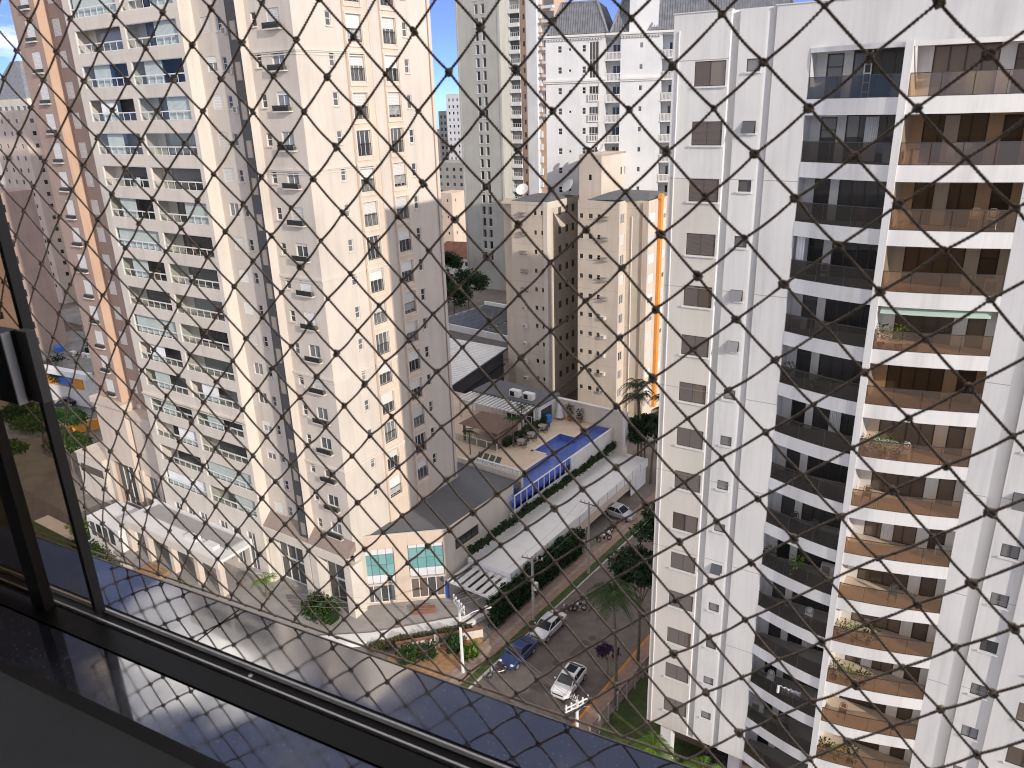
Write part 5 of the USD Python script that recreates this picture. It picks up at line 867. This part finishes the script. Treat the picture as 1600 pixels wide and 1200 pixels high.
# loungers, tables, umbrella, bin
def lounger(i, o):
    t = thing('sun_lounger', ['dark sun lounger beside the parapet, nearest the cream tower', 'dark sun lounger, second from the cream tower', 'dark sun lounger, third from the cream tower', 'dark sun lounger farthest from the cream tower, by the pool'][i], 'sun lounger', PF.p(4.6, o, DZ))
    b = MB(); b.box(PF, 3.6, 5.0, o - .32, o + .32, DZ + .28, DZ + .36); part(t, 'seat', b, 'wicker'); part(t, 'backrest', MB().hexa([PF.p(5.0, o - .32, DZ + .28), PF.p(5.0, o + .32, DZ + .28), PF.p(5.0, o + .32, DZ + .36), PF.p(5.0, o - .32, DZ + .36), PF.p(5.62, o - .32, DZ + .85), PF.p(5.62, o + .32, DZ + .85), PF.p(5.58, o + .32, DZ + .93), PF.p(5.58, o - .32, DZ + .93)]), 'wicker')
    for s in (3.68, 4.95):
        for c in (-.28, .28): part(t, 'leg', MB().tube([PF.p(s, o + c, DZ), PF.p(s, o + c, DZ + .29)], .03, 5), 'black_rail')
for i, o in enumerate((-8.7, -7.8, -6.9, -6.0)): lounger(i, o)
for i, (s, o) in enumerate(((11.2, -6.9), (13.6, -7.0), (16.4, -7.2))):
    w3 = ('nearest the kiosk', 'middle of the three', 'nearest the blue bin')[i]; p = np.array(PF.p(s, o, DZ)); t = thing('patio_table', 'round grey table by the deck hedge, ' + w3, 'table', p); part(t, 'tabletop', MB().lathe([(0, .75), (.55, .75), (.55, .7), (0, .7)], p, 14), 'concrete'); part(t, 'leg', MB().lathe([(.3, 0), (.06, .06), (.06, .7)], p, 8), 'wicker')
    for k in range(4):
        a = k * math.pi / 2 + .5; q = p + [.85 * math.cos(a), .85 * math.sin(a), 0]; t = thing('patio_chair', 'dark wicker chair at the round deck table %s, %s side' % (w3, ('far right', 'far left', 'near left', 'near right')[k]), 'chair', q)
        u = np.array([math.cos(a), math.sin(a), 0]); v = np.array([-u[1], u[0], 0]); b = MB().hexa([q + u * x + v * y + [0, 0, z] for z in (.36, .44) for x, y in ((-.22, -.24), (.22, -.24), (.22, .24), (-.22, .24))]); part(t, 'seat', b, 'wicker')
        part(t, 'backrest', MB().hexa([q + u * x + v * y + [0, 0, z] for z in (.44, .86) for x, y in ((.16, -.24), (.22, -.24), (.22, .24), (.16, .24))]), 'wicker')
        for x in (-.19, .19):
            for y in (-.2, .2): part(t, 'leg', MB().tube([q + u * x + v * y, q + u * x + v * y + [0, 0, .37]], .025, 4), 'wicker')
p = PF.p(18.9, -7.9, DZ); t = thing('bin', 'blue plastic bin beside the pavilion on the pool deck', 'bin', p); part(t, 'body', MB().box(PF, 18.5, 19.3, -8.25, -7.6, DZ, DZ + 1.0), 'blue_tarp'); part(t, 'lid', MB().box(PF, 18.45, 19.35, -8.3, -7.55, DZ + 1.0, DZ + 1.1), 'blue_tarp')
p = PF.p(20.8, -7.3, DZ); t = thing('umbrella', 'closed beige parasol standing at the far end of the pool deck', 'umbrella', p); part(t, 'canopy', MB().lathe([(.02, 2.5), (.25, 1.9), (.55, .6), (.62, .35), (.5, .33)], p, 10), 'curtain'); part(t, 'pole', MB().tube([p, np.array(p) + [0, 0, 2.7]], .04, 6), 'wood_brown')
for i, (s, o, h) in enumerate(((21.1, -5.9, 1.7), (21.2, -4.4, 1.3))):
    p = PF.p(s, o, DZ); t = thing('potted_plant', ('taller potted plant', 'shorter potted plant')[i] + ' against the tall pale wall of the pool deck', 'plant', p); part(t, 'pot', MB().lathe([(0, 0), (.28, 0), (.38, .6), (.3, .6), (0, .5)], p, 10), 'pot'); plant(t, (p[0], p[1], p[2] + .55), h, .4, 160, 'leaf_dark', 70 + i, 'foliage')
# white canopy roof along the street
KF = Fr(-.75, 64.3, 54.2)
CN = thing('canopy', 'long white flat canopy roof between the pool wall and the hedge', 'canopy', KF.p(15, -3, GZ))
for k in range(7): part(CN, 'roof_panel', MB().box(KF, k * 4.35 + .01, k * 4.35 + 4.34, -5.2, 0, 1.3, 1.5), 'white_roof')
part(CN, 'fascia', MB().box(KF, -.05, 30.5, .003, .09, .5, 1.56).box(KF, -.12, -.003, -5.25, .09, .9, 1.56), 'white_roof')
for k in range(14): part(CN, 'fascia_seam', MB().box(KF, k * 2.18, k * 2.18 + .06, .092, .11, .5, 1.58), 'concrete')
part(CN, 'lower_wall', MB().box(KF, 9.5, 30.5, -.5, -.2, -1.0, .5), 'stone_base'); 
for s in (.4, 7.5, 15, 22.5, 30): part(CN, 'column', MB().box(KF, s - .15, s + .15, -.55, -.25, GZ, 1.3), 'terrace_white')
part(CN, 'gate_panel', MB().frame(KF, -.12, -.02, 26.0, 30.2, GZ + .1, .45, .1, [27.4, 28.8]).box(KF, 26.1, 30.1, -.1, -.06, GZ + .2, .4), 'white_metal')
T = thing('pergola', 'low white slatted pergola at the near end of the canopy, by the podium', 'pergola', KF.p(-2.3, -3, GZ)); part(T, 'beam', MB().box(KF, -3.6, -3.45, -5.1, .1, .75, 1.0).box(KF, -.4, -.25, -5.1, .1, .75, 1.0).box(KF, -3.6, -.2, .1, .25, .75, 1.05), 'white_metal')
for k in range(6): part(T, 'slat', MB().box(KF, -3.7, -.2, -5.0 + k * .9, -4.45 + k * .9, 1.005, 1.08), 'slat_white')
for s in (-3.5, -.4): part(T, 'post', MB().box(KF, s, s + .14, -.1, .05, GZ, .75), 'white_metal')
# plaza in front of the shop front
b = MB(); b.prism([(-28, 60.5), (-20.5, 59.6), (-14, 59.9), (-4.6, 62.2), (-1.5, 64.6), (-3.0, 66.5), (-7, 65.4), (-15.4, 64.3), (-40, 80), (-46, 76)], GZ + .05, GZ + .25); structure('plaza', b, 'plaza_grey')
b = MB(); b.prism([(-27.5, 59.0), (-20.5, 58.0), (-14, 58.6), (-4.6, 61.0), (-1.2, 63.6), (-1.5, 64.6), (-4.6, 62.18), (-14, 59.88), (-20.5, 59.58), (-28, 60.48)], GZ + .02, GZ + .5); T = single('boundary_wall', b, 'terrace_white', 'low white boundary wall curving round the plaza below the shop front', 'wall')
part_T = None
WL = Fr(-14, 58.4, 13.5)
hedge('flower_bed', 'strip of yellowish green bushes below the white plaza wall', WL, 0, 9.6, .2, 1.0, GZ + .1, GZ + .8, 2400, 'leaf_dry', 5, .22, 'plants')
T = thing('planter_wall', 'low cream planter wall in front of the bush strip at the street corner', 'wall', WL.p(5, 1.5, GZ)); part(T, 'wall_face', MB().box(WL, 2.5, 10.5, 1.3, 1.55, GZ, GZ + .95), 'cream_pale'); part(T, 'coping', MB().box(WL, 2.4, 10.6, 1.22, 1.62, GZ + .952, GZ + 1.02), 'clay_roof'); part(T, 'pier', MB().box(WL, 5.9, 6.3, 1.5, 1.9, GZ, GZ + 1.3), 'cream_pale')
for i, (s, o) in enumerate(((3.2, 3.0), (5.0, 2.8), (7.6, 2.7), (8.8, 3.8))):
    hedge('shrub', ('round green shrub at the sill edge, leftmost below the planter wall', 'green shrub below the planter wall, left of its pier', 'feathery green shrub beside the white street lamp pole', 'low bright shrub on the orange soil by the street corner')[i], WL, s - .8, s + .8, o - .7, o + .7, GZ, GZ + (1.5, 1.2, 1.7, .8)[i], 420, ('leaf_green', 'leaf_green', 'leaf_palm', 'leaf_bright')[i], 20 + i, .3, 'shrub', rough=.2)
b = MB(); b.prism([(-12, 57.2), (-3.6, 60.0), (-3.2, 55.4), (-7, 50.5), (-13, 52)], GZ + .0, GZ + .06); structure('bare_soil', b, 'soil')
bin_p = PA.p(-.9, 1.0, GZ + .25); t = thing('bin', 'dark green bin on the plaza by the corner of the shop front', 'bin', bin_p); part(t, 'body', MB().lathe([(0, 0), (.38, 0), (.48, 1.1), (0, 1.1)], bin_p, 12), 'green_bin'); part(t, 'lid', MB().lathe([(.52, 1.1), (.5, 1.2), (0, 1.25)], bin_p, 12), 'green_bin')
b = MB().box(PA, 4.6, 6.8, 1.6, 2.3, GZ + .25, GZ + .7); single('bench', b, 'clay_roof', 'reddish low bench on the plaza in front of the shop front', 'bench')
b = MB().box(PA, 7.95, 8.3, .02, .1, -1.7, .2); single('banner', b, 'blue_paint', 'narrow blue panel standing at the corner beside the shop front door', 'panel')

# ------------------------------------------------------------ trees and palms
def palm(label, p, h, fr, L, m='leaf_palm', seed=0, lean=(0, 0), droop=1.0, r=.17, cat='palm tree', name='palm_tree', nl=22):
    g = np.random.default_rng(seed); p = np.array(p, float); T = thing(name, label, cat, p); n = 10; t = np.linspace(0, 1, n)
    path = p + np.column_stack([lean[0] * t**2, lean[1] * t**2, h * t]); part(T, 'trunk', MB().tube(path, r * (1.15 - .45 * t), 8), 'bark', smooth=50)
    top = path[-1]
    for k in range(fr):
        a = 2 * math.pi * (k + .3 * g.random()) / fr + seed; el = g.uniform(.25, 1.25); u = np.array([math.cos(a), math.sin(a), 0]); ln = L * g.uniform(.8, 1.1); tt = np.linspace(0, 1, nl)
        c = top + np.outer(tt * ln, u) * (math.cos(el * .7)) + np.column_stack([0 * tt, 0 * tt, ln * (math.sin(el) * tt - droop * .75 * tt**2.1)])
        mb = MB(); mb.tube(c[::3], np.linspace(.035, .008, len(c[::3])), 4); sd = np.array([-u[1], u[0], 0])
        for i in range(2, nl):
            w = ln * .26 * math.sin(math.pi * min(1, .12 + .88 * tt[i])) ** .7 + .05
            for s in (1, -1):
                e = sd * s * w * .8 + u * w * .45 + np.array([0, 0, -w * g.uniform(.2, .65)]); q = c[i]; wd = u * .035 * (ln / 2)
                mb.quad(q - wd, q + e * .5 - wd * 1.2 + [0, 0, .03], q + e, q + wd)
        part(T, 'frond', mb, m)
    return T
def tree(label, p, h, crown, n, m, seed, size=.3, name='tree', cat='tree', trunk=.16):
    g = np.random.default_rng(seed); p = np.array(p, float); T = thing(name, label, cat, p); mb = MB(); rx, ry, rz = crown; cz = h - rz * .8
    mb.tube([p, p + [.05, .02, h * .3], p + [0, .1, h * .55]], [trunk, trunk * .8, trunk * .6], 7); cl = []
    for k in range(16):
        d = g.normal(0, 1, 3); d /= np.linalg.norm(d); d[2] = abs(d[2]) * .9 - .25; c = p + [0, 0, cz] + d * [rx, ry, rz] * g.uniform(.45, .95); cl.append((c, g.uniform(.28, .5) * min(rx, rz)))
        if k < 8: mb.tube([p + [0, .1, h * .5], (p + [0, .1, h * .5] + c) / 2 + g.normal(0, .1, 3), c], [trunk * .5, trunk * .3, .02], 5)
    part(T, 'trunk', mb, 'bark')
    def fn(g, n):
        i = g.integers(len(cl), size=n); d = g.normal(0, 1, (n, 3)); d /= np.linalg.norm(d, axis=1, keepdims=True); return np.array([cl[k][0] for k in i]) + d * np.array([cl[k][1] for k in i])[:, None] * g.random((n, 1)) ** .4 * [1.15, 1.15, .8]
    part(T, 'crown', leaves(n, fn, size, seed), m); return T
palm('tall palm on the right pavement with dark hanging fronds, over the street', SF.p(3.4, 11.1, GZ), 10.6, 19, 3.0, 'leaf_green', 1, (-.3, .6), 1.3, .15)
tree('bushy dark green tree on the right pavement behind the tall palm', SF.p(9.0, 10.2, GZ), 11.6, (2.7, 2.7, 2.4), 11000, 'leaf_dark', 2, .3)
tree('dark tree against the left edge of the white building, farther up the street', SF.p(13.6, 10.0, GZ), 13.4, (2.3, 2.3, 2.4), 8000, 'leaf_dark', 3, .3)
tree('small street tree with a purple crown by the parked white car', SF.p(5.9, 8.9, GZ), 3.4, (.95, .95, .8), 1500, 'leaf_purple', 4, .16, trunk=.05)
for i, (s, o, h) in enumerate(((23.4, 3.6, 11.5), (25.2, 2.2, 12.2), (24.4, 6.2, 9.6), (26.6, 5.0, 10.4), (22.9, 5.2, 8.0))):
    palm('tall dark palm between beige block and white building, ' + ('left front one', 'tallest one at the left rear', 'right front one', 'right rear one', 'shortest one')[i], PF.p(s, o, GZ), h, 15, 2.6, 'leaf_dark', 30 + i, (.3 * (i - 2), .2), 1.2, .16)
tree('dense dark tree under the palm cluster behind the canopy end', PF.p(24.2, 3.6, GZ), 8.6, (3.0, 3.0, 2.6), 9000, 'leaf_dark', 6, .36)
for i, (s, o, h, l) in enumerate(((10.6, -7.6, 3.6, 1.5), (13.9, -8.6, 3.9, 1.5), (5.8, -10.6, 3.0, 1.4))): palm(('young palm in front of the brown kiosk', 'young palm between kiosk and pergola', 'small dark palm behind the sun loungers')[i], PF.p(s, o, DZ), h, 11, l, ('leaf_palm', 'leaf_palm', 'leaf_dark')[i], 50 + i, (0, 0), 1.1, .07, nl=16)
for i, (s, o, h) in enumerate(((1.6, 3.4, 3.4), (5.0, 3.2, 3.0))): palm(('bright yellow-green palm at the foot of the white building, under its corner', 'bright yellow-green palm at the foot of the white building, lower right one')[i], RF.p(s - 1.2, o - .8, GZ), h + 1.6, 18, 1.9, 'leaf_bright', 60 + i, (0, 0), 1.0, .12)
p = TF.p(-1.6, 2.2, GZ); hedge('bush', 'large rounded green bush at the foot of the cream tower, by its glazed corner', TF, -4.6, -.9, 1.4, 3.6, GZ + .2, GZ + 1.9, 1700, 'leaf_green', 8, .34, 'bush', rough=.25)
palm('small bright palm in front of the glazed ground floor of the cream tower', TF.p(-9.6, 3.4, GZ), 2.6, 12, 1.7, 'leaf_bright', 71, nl=16)
for i, (s, o) in enumerate(((-31.5, 8.6), (-28.5, 9.2), (-24.5, 10.2), (-35, 8.2), (-39.5, 6.0), (-21, 10.5))):
    hedge('shrub', 'grey-green shrub in the front garden bed, ' + ('second from the left', 'third from the left, longest', 'fourth, above the sill edge', 'leftmost by the pane', 'beside the low white wing', 'last one, near the entrance canopy')[i], TF, s - 1.6, s + 1.6, o - 1.0, o + 1.0, GZ, GZ + 1.5, 700, ('leaf_green', 'leaf_dry', 'leaf_green', 'leaf_vine', 'leaf_bright', 'leaf_bright')[i], 40 + i, .3, 'shrub', rough=.25)
T = thing('low_wing', 'low white wing with a dark strip window at the foot of the brown tower wing', 'building', TF.p(-45, 0, GZ)); part(T, 'wall', MB().box(TF, -49.5, -43.4, -6, .2, GZ, 4.0), 'cream_pale'); part(T, 'strip_window', MB().box(TF, -48.9, -43.8, .203, .22, 1.6, 2.7), 'pane_brown'); part(T, 'roof', MB().box(TF, -49.6, -43.4, -6.1, .3, 4.0, 4.2), 'stone_base')
T = thing('gatehouse', 'small white gatehouse with a row of barred windows left of the entrance canopy', 'building', TF.p(-33.5, 5, GZ)); part(T, 'wall', MB().box(TF, -37.5, -30.9, 2.0, 6.2, GZ, 1.1), 'terrace_white')
for k in range(4): part(T, 'window', MB().box(TF, -36.8 + k * 1.3, -35.9 + k * 1.3, 6.203, 6.24, GZ + .9, .7), 'pane_dark')
sheet('garden_path', TF, -48, -12, 5.9, 7.6, GZ + .03, 'plaza_pale'); sheet('garden_bed', TF, -52, -14, 7.7, 11.5, GZ + .02, 'grass'); sheet('front_pavement', TF, -52, -10, 11.6, 14, GZ + .03, 'plaza_pale')
for i, (x, y, h, c, m) in enumerate(((-79, 128, 7.5, 4.2, 'leaf_dark'), (-76, 133, 8, 4, 'leaf_dark'), (-71, 107, 6.5, 3.0, 'leaf_green'), (-64, 101, 8.2, 3.2, 'leaf_palm'), (-61.5, 97, 6.5, 2.6, 'leaf_green'), (-77, 112, 5.5, 2.6, 'leaf_dark'), (-70, 96, 6, 2.8, 'leaf_green'))):
    tree(('broad dark tree beside the far shop, left one', 'broad dark tree beside the far shop, behind the brown wing', 'green tree by the far avenue', 'bright green tree beside the foot of the brown wing', 'lower green tree in front of the low white wing', 'dark tree seen through the tinted pane', 'green tree seen through the tinted pane, lower one')[i], (x, y, GZ), h, (c, c, c * .8), 3600, m, 80 + i, .42)
for i, (x, y) in enumerate(((-13, 175), (-17, 185), (-10, 182), (-16, 200))): tree('dark tree behind the solar-panel hall, ' + ('nearest', 'left', 'right', 'farthest')[i] + ' of the group', (x, y, GZ), 8 + i, (4.5, 4.5, 4), 2600, 'leaf_dark', 95 + i, .6)
# ------------------------------------------------------------ cars
def car_body(L=4.4, W=1.76, H=1.46, hatch=False):
    sph = lambda x, y, z, r: m3.Manifold.sphere(r, 14).translate([x, y, z])
    hull = lambda pts: m3.Manifold.batch_hull([sph(*p) for p in pts])
    hl, hw = L / 2, W / 2
    sec = [(-hl + .14, .52, .62, .70), (-hl + .5, .42, .74, hw), (-hl + 1.2, .40, .90, hw), (0, .38, .93, hw), (hl - 1.0, .40, .96, hw), (hl - .35, .42, .95, hw - .03), (hl - .12, .50, .86, hw - .16)]
    parts = []
    for a, b in zip(sec[:-1], sec[1:]):
        parts.append(hull([(x, s * (w - .12), z, .10) for x, zl, zh, w in (a, b) for s in (1, -1) for z in (zl, zh - .1)]))
    lo = m3.Manifold.batch_boolean(parts, m3.OpType.Add)
    rear = hl - .35 if hatch else hl - .75
    top = hull([(x, s * y, z, .07) for x, y, z in ((-hl + 1.28, hw - .17, .86), (-hl + 1.98, hw - .30, H - .08), (rear - .75, hw - .30, H - .09), (rear, hw - .19, .88)) for s in (1, -1)])
    wells = [m3.Manifold.cylinder(W + .4, .36, .36, 20).rotate([90, 0, 0]).translate([x, hw + .2, .32]) for x in (-hl + .85, hl - .85)]
    rails = [m3.Manifold.cylinder(.5, .36, .36, 20)]
    return lo - m3.Manifold.batch_boolean(wells, m3.OpType.Add) + m3.Manifold.cube([L - .4, W - .7, .5], True).translate([0, 0, .45]), top, rear
def make_car(label, F, s, o, heading, paint, hatch=False, L=4.4, roofglass=False, cat='car'):
    a = math.radians(heading); c, sn = math.cos(a), math.sin(a); base = np.array(F.p(s, o, GZ)); T = thing('parked_car', label, cat, base)
    X = lambda v: np.column_stack([v[:, 0] * c - v[:, 1] * sn, v[:, 0] * sn + v[:, 1] * c, v[:, 2]]) + base
    def add(par, nm, mf, m, sm=35):
        if hasattr(mf, 'to_mesh'): q = mf.to_mesh(); v, f = q.vert_properties[:, :3], q.tri_verts
        else: v, f = np.vstack(mf.v), np.vstack(mf.f)
        return part(par, nm, MB().raw(X(np.array(v, float)), f), m, smooth=sm)
    lo, top, rear = car_body(L, 1.76, 1.46, hatch); hl = L / 2; body = add(T, 'body', lo, paint)
    add(T, 'cabin_glass', top, 'car_glass')
    roof = top.scale([1.004, 1.004, 1.004]); cut = m3.Manifold.cube([L, 2, .5], True).translate([0, 0, 1.62]); sk = (roof ^ cut).translate([0, 0, .006])
    add(T, 'roof', sk, paint)
    for sy in (1, -1):                                       # roof pillars
        for (x0, z0, x1, z1) in ((-hl + 1.22, .92, -hl + 1.95, 1.40), (rear + .03, .93, rear - .72, 1.40), (.12, .92, .08, 1.42)):
            add(T, 'pillar', MB().tube([(x0, sy * .725, z0), ((x0 + x1) / 2, sy * .675, (z0 + z1) / 2 + .03), (x1, sy * .60, z1)], .045, 6), paint)
        add(T, 'mirror', m3.Manifold.sphere(.1, 10).scale([.8, 1.1, .75]).translate([-hl + 1.45, sy * .98, .98]), paint)
        add(T, 'headlight', m3.Manifold.sphere(.16, 10).scale([.9, 1.1, .5]).translate([-hl + .30, sy * .62, .72]), 'lamp_glass'); add(T, 'tail_light', m3.Manifold.sphere(.14, 10).scale([.6, 1.1, .9]).translate([hl - .17, sy * .62, .82]), 'tail_red')
        for x in (-hl + .85, hl - .85):
            w = add(T, 'wheel', m3.Manifold.cylinder(.2, .31, .31, 22, True).rotate([90, 0, 0]).translate([x, sy * .76, .31]), 'rubber'); add(w, 'rim', m3.Manifold.cylinder(.02, .2, .2, 16, True).rotate([90, 0, 0]).translate([x, sy * .868, .31]), 'steel')
    add(T, 'number_plate', MB().box(WF, -hl + .015, -hl + .03, -.24, .24, .52, .62), 'white_plastic'); add(T, 'grille', MB().box(WF, -hl + .0, -hl + .06, -.5, .5, .66, .74), 'rubber')
    add(T, 'windscreen_frame', MB().tube([(-hl + 1.99, -.58, 1.415), (-hl + 1.97, 0, 1.43), (-hl + 1.99, .58, 1.415)], .035, 5), paint)
    if roofglass: add(T, 'roof_window', MB().box(WF, -hl + 2.2, -hl + 3.1, -.42, .42, 1.40, 1.466), 'car_glass')
    add(T, 'bonnet_line', MB().tube([(-hl + .45, -.6, .80), (-hl + 1.15, -.66, .95)], .008, 4).tube([(-hl + .45, .6, .80), (-hl + 1.15, .66, .95)], .008, 4), 'rubber')
    return T
make_car('silver sedan parked nose on by the left kerb, behind the dark blue car', SF, 8.2, 1.25, 53 , 'car_silver', L=4.5)
make_car('dark blue car parked by the left kerb at the sill edge, seen nose on', SF, 3.5, 1.1, 53, 'car_blue', L=4.2)
make_car('white hatchback with a glass roof parked on the right side of the street', SF, 3.1, 6.75, 58, 'car_white', True, 4.2, True)
make_car('silver car parked under the far end of the white canopy', SF, 30.5, -3.6, 140, 'car_silver', L=4.3)
make_car('small white car on the avenue at the far left beside the shop', AV, -9.5, -5.5, 40, 'car_white', True, 4.2)
make_car('grey car standing in the dark under the white building, behind the palms', RF, 3.2, -2.8, 60, 'car_dark', L=4.2)
make_car('dark car beside the avenue, left of the brown wing foot', AV, -1.5, -7.0, 20, 'car_dark', L=4.2)
# ------------------------------------------------------------ motorcycles
def moto(label, p, heading, paint):
    a = math.radians(heading); c, sn = math.cos(a), math.sin(a); p = np.array(p, float); T = thing('motorcycle', label, 'motorcycle', p)
    W = lambda q: [(x * c - y * sn + p[0], x * sn + y * c + p[1], z + p[2]) for x, y, z in q]
    for x in (-.66, .66):
        t = np.linspace(0, 2 * math.pi, 17); w = part(T, 'wheel', MB().tube(W([(x + .27 * math.cos(u), 0, .31 + .27 * math.sin(u)) for u in t]), .055, 6), 'rubber'); part(w, 'spokes', MB().tube(W([(x - .25, 0, .31), (x + .25, 0, .31)]), .012, 4).tube(W([(x, 0, .06), (x, 0, .56)]), .012, 4), 'steel')
    part(T, 'frame', MB().tube(W([(-.66, 0, .31), (-.45, 0, .75), (-.36, 0, .95)]), .035, 6).tube(W([(-.42, 0, .78), (0, 0, .36), (.3, 0, .34), (.66, 0, .31)]), .035, 6), 'steel')
    part(T, 'fuel_tank', MB().tube(W([(-.38, 0, .82), (-.2, 0, .84), (.1, 0, .78)]), [.08, .15, .1], 8), paint, smooth=50); part(T, 'seat', MB().tube(W([(.05, 0, .76), (.35, 0, .77), (.68, 0, .84)]), [.1, .13, .09], 8), 'rubber', smooth=50); part(T, 'engine', MB().tube(W([(-.15, 0, .4), (.12, 0, .45)]), .15, 7), 'dark_metal')
    part(T, 'handlebar', MB().tube(W([(-.28, -.36, 1.0), (-.36, -.1, .98), (-.36, .1, .98), (-.28, .36, 1.0)]), .02, 5), 'black_rail'); part(T, 'headlight', MB().tube(W([(-.5, 0, .88), (-.4, 0, .9)]), [.09, .1], 8), 'lamp_glass'); part(T, 'rear_box', MB().tube(W([(.62, -.16, 1.0), (.62, .16, 1.0)]), .17, 8), paint)
moto('black motorcycle parked by the left kerb just above the silver sedan', SF.p(11.6, 1.3, GZ), 15, 'car_dark'); moto('second motorcycle with a pale fairing leaning beside the black one above the sedan', SF.p(12.3, 1.9, GZ), 5, 'car_white'); moto('motorcycle with a white tank parked at the hedge end near the canopy', SF.p(24.6, -2.2, GZ + .1), 20, 'car_white'); moto('dark motorcycle at the left kerb by the sill edge, before the blue car', SF.p(.6, .9, GZ), 25, 'car_dark')
moto('motorcycle lying dark against the hedge, farther one near the canopy', SF.p(26.2, -2.6, GZ + .1), 40, 'car_dark')
# ------------------------------------------------------------ poles and wires
def utility_pole(label, p, h, ang, arms=(0,), m='pole_concrete', lamp=None, r=.13, extra=0):
    p = np.array(p, float); T = thing('utility_pole', label, 'utility pole', p); part(T, 'pole', MB().tube([p, p + [0, 0, h]], [r * 1.15, r * .8], 8), m); d = np.array([math.cos(math.radians(ang)), math.sin(math.radians(ang)), 0])
    for k, dz in enumerate(arms):
        z = h - .25 - dz; arm = part(T, 'crossarm', MB().tube([p + [0, 0, z] - d * 1.05, p + [0, 0, z] + d * 1.05], .06, 5), m if m == 'pole_white' else 'wood_brown')
        for s in (-.95, -.5, .5, .95): part(arm, 'insulator', MB().lathe([(0, .26), (.05, .24), (.08, .16), (.05, .12), (.08, .06), (.03, 0)], p + [0, 0, z + .06] + d * s, 8), 'ceramic')
        part(T, 'brace', MB().tube([p + [0, 0, z - .6], p + [0, 0, z] + d * .6], .025, 4).tube([p + [0, 0, z - .6], p + [0, 0, z] - d * .6], .025, 4), 'steel')
    if lamp is not None:
        e = np.array([math.cos(math.radians(lamp)), math.sin(math.radians(lamp)), 0]); l = part(T, 'lamp_arm', MB().tube([p + [0, 0, h * .74], p + [0, 0, h * .80] + e * 1.2, p + [0, 0, h * .81] + e * 2.2], .04, 6), 'white_plastic'); part(l, 'lamp_head', MB().tube([p + [0, 0, h * .81] + e * 2.1, p + [0, 0, h * .815] + e * 2.5, p + [0, 0, h * .80] + e * 2.85], [.08, .16, .06], 8), 'white_plastic')
    return T, p + [0, 0, h]
u1, t1 = utility_pole('grey concrete utility pole at the kerb by the silver sedan, nearer one by the hedge', SF.p(8.6, -.75, GZ), 7.2, -20); part(u1, 'meter_box', MB().box(SF, 8.5, 8.85, -.6, -.3, 1.6, 2.4), 'ac_white')
u2, t2 = utility_pole('dark utility pole farther up the pavement with a wooden crossarm above the canopy', SF.p(18.2, -.4, GZ), 8.6, -35)
u3, t3 = utility_pole('white utility pole with a street lamp at the street corner by the plaza', SF.p(-.8, -1.75, GZ), 7.6, -60, (0, .5), 'pole_white', 20)
u4, t4 = utility_pole('pale pole top with tangled insulators at the sill edge by the white car', (4.0, 44.3, GZ), 6.1, 30, (0, .35), 'pole_white'); 
for k in range(6):
    g = np.random.default_rng(k); part(u4, 'jumper_cable', MB().tube([t4 + g.normal(0, .35, 3) + [0, 0, .1], t4 + g.normal(0, .25, 3) + [0, 0, -.35], t4 + g.normal(0, .45, 3)], .022, 4), 'ceramic')
def cable(label, a, b, sag, off):
    t = np.linspace(0, 1, 16)[:, None]; a, b = np.array(a) + off, np.array(b) + off; c = a + (b - a) * t; c[:, 2] -= (4 * sag * t * (1 - t))[:, 0]; single('power_cable', MB().tube(c, .012, 4), 'wire', label, 'cable')
for i, dx in enumerate((-.9, .0, .9)):
    w3 = ('left', 'middle', 'right')[i]; cable('thin %s cable between the two grey poles along the hedge' % w3, t1, t2, .5, [dx, dx * -.4, 0]); cable('thin %s cable from the corner lamp pole to the pole by the sedan' % w3, t3, t1, .5, [dx * .6, dx * -.6, 0])
for i in range(2): cable('thin cable crossing the street from the corner pole to the pale pole top, %s one' % ('upper', 'lower')[i], t3, t4, .4 + .2 * i, [0, 0, -.2 * i])
for i in range(3): cable('long cable running left from the corner pole in front of the cream tower, %s one' % ('top', 'middle', 'bottom')[i], t3, (-42, 63, 5 - i * .6), 1.0, [0, 0, -.4 * i])
sp = SF.p(22.2, -1.6, GZ); T = thing('sign', 'small dark sign on a thin post by the hedge end', 'sign', sp); part(T, 'post', MB().tube([sp, np.array(sp) + [0, 0, 2.2]], .03, 6), 'steel'); part(T, 'plate', MB().box(SF, 21.9, 22.5, -1.66, -1.62, GZ + 1.7, GZ + 2.3), 'rubber')
# fence of the white building's garden
T = thing('garden_fence', 'open metal fence with grey posts between the right pavement and the lawn', 'fence', SF.p(6, 11.5, GZ))
for k in range(13):
    s = -3 + k * 1.5; part(T, 'post', MB().box(SF, s - .09, s + .09, 11.42, 11.58, GZ, GZ + 1.9), 'concrete')
    if k < 12: 
        b = MB(); b.box(SF, s + .09, s + 1.41, 11.48, 11.52, GZ + .3, GZ + .36); b.box(SF, s + .09, s + 1.41, 11.48, 11.52, GZ + 1.62, GZ + 1.68)
        for q in np.arange(s + .18, s + 1.4, .16): b.box(SF, q, q + .025, 11.487, 11.513, GZ + .36, GZ + 1.62)
        part(T, 'fence_panel', b, 'dark_metal')
hedge('shrub', 'bright shrubs along the lawn by the left edge of the white building', RF, -2.4, -1.5, 0, 7, GZ, GZ + 1.6, 900, 'leaf_palm', 33, .3, 'shrub')
T = thing('planter', 'low terracotta planter wall under the bright palms', 'planter', RF.p(3, 4.6, GZ)); part(T, 'wall_face', MB().box(RF, -1.5, 12, 4.4, 4.7, GZ, GZ + 1.2), 'clay_roof'); part(T, 'earth', MB().box(RF, -1.5, 12, 1.2, 4.38, GZ, GZ + .9), 'soil')
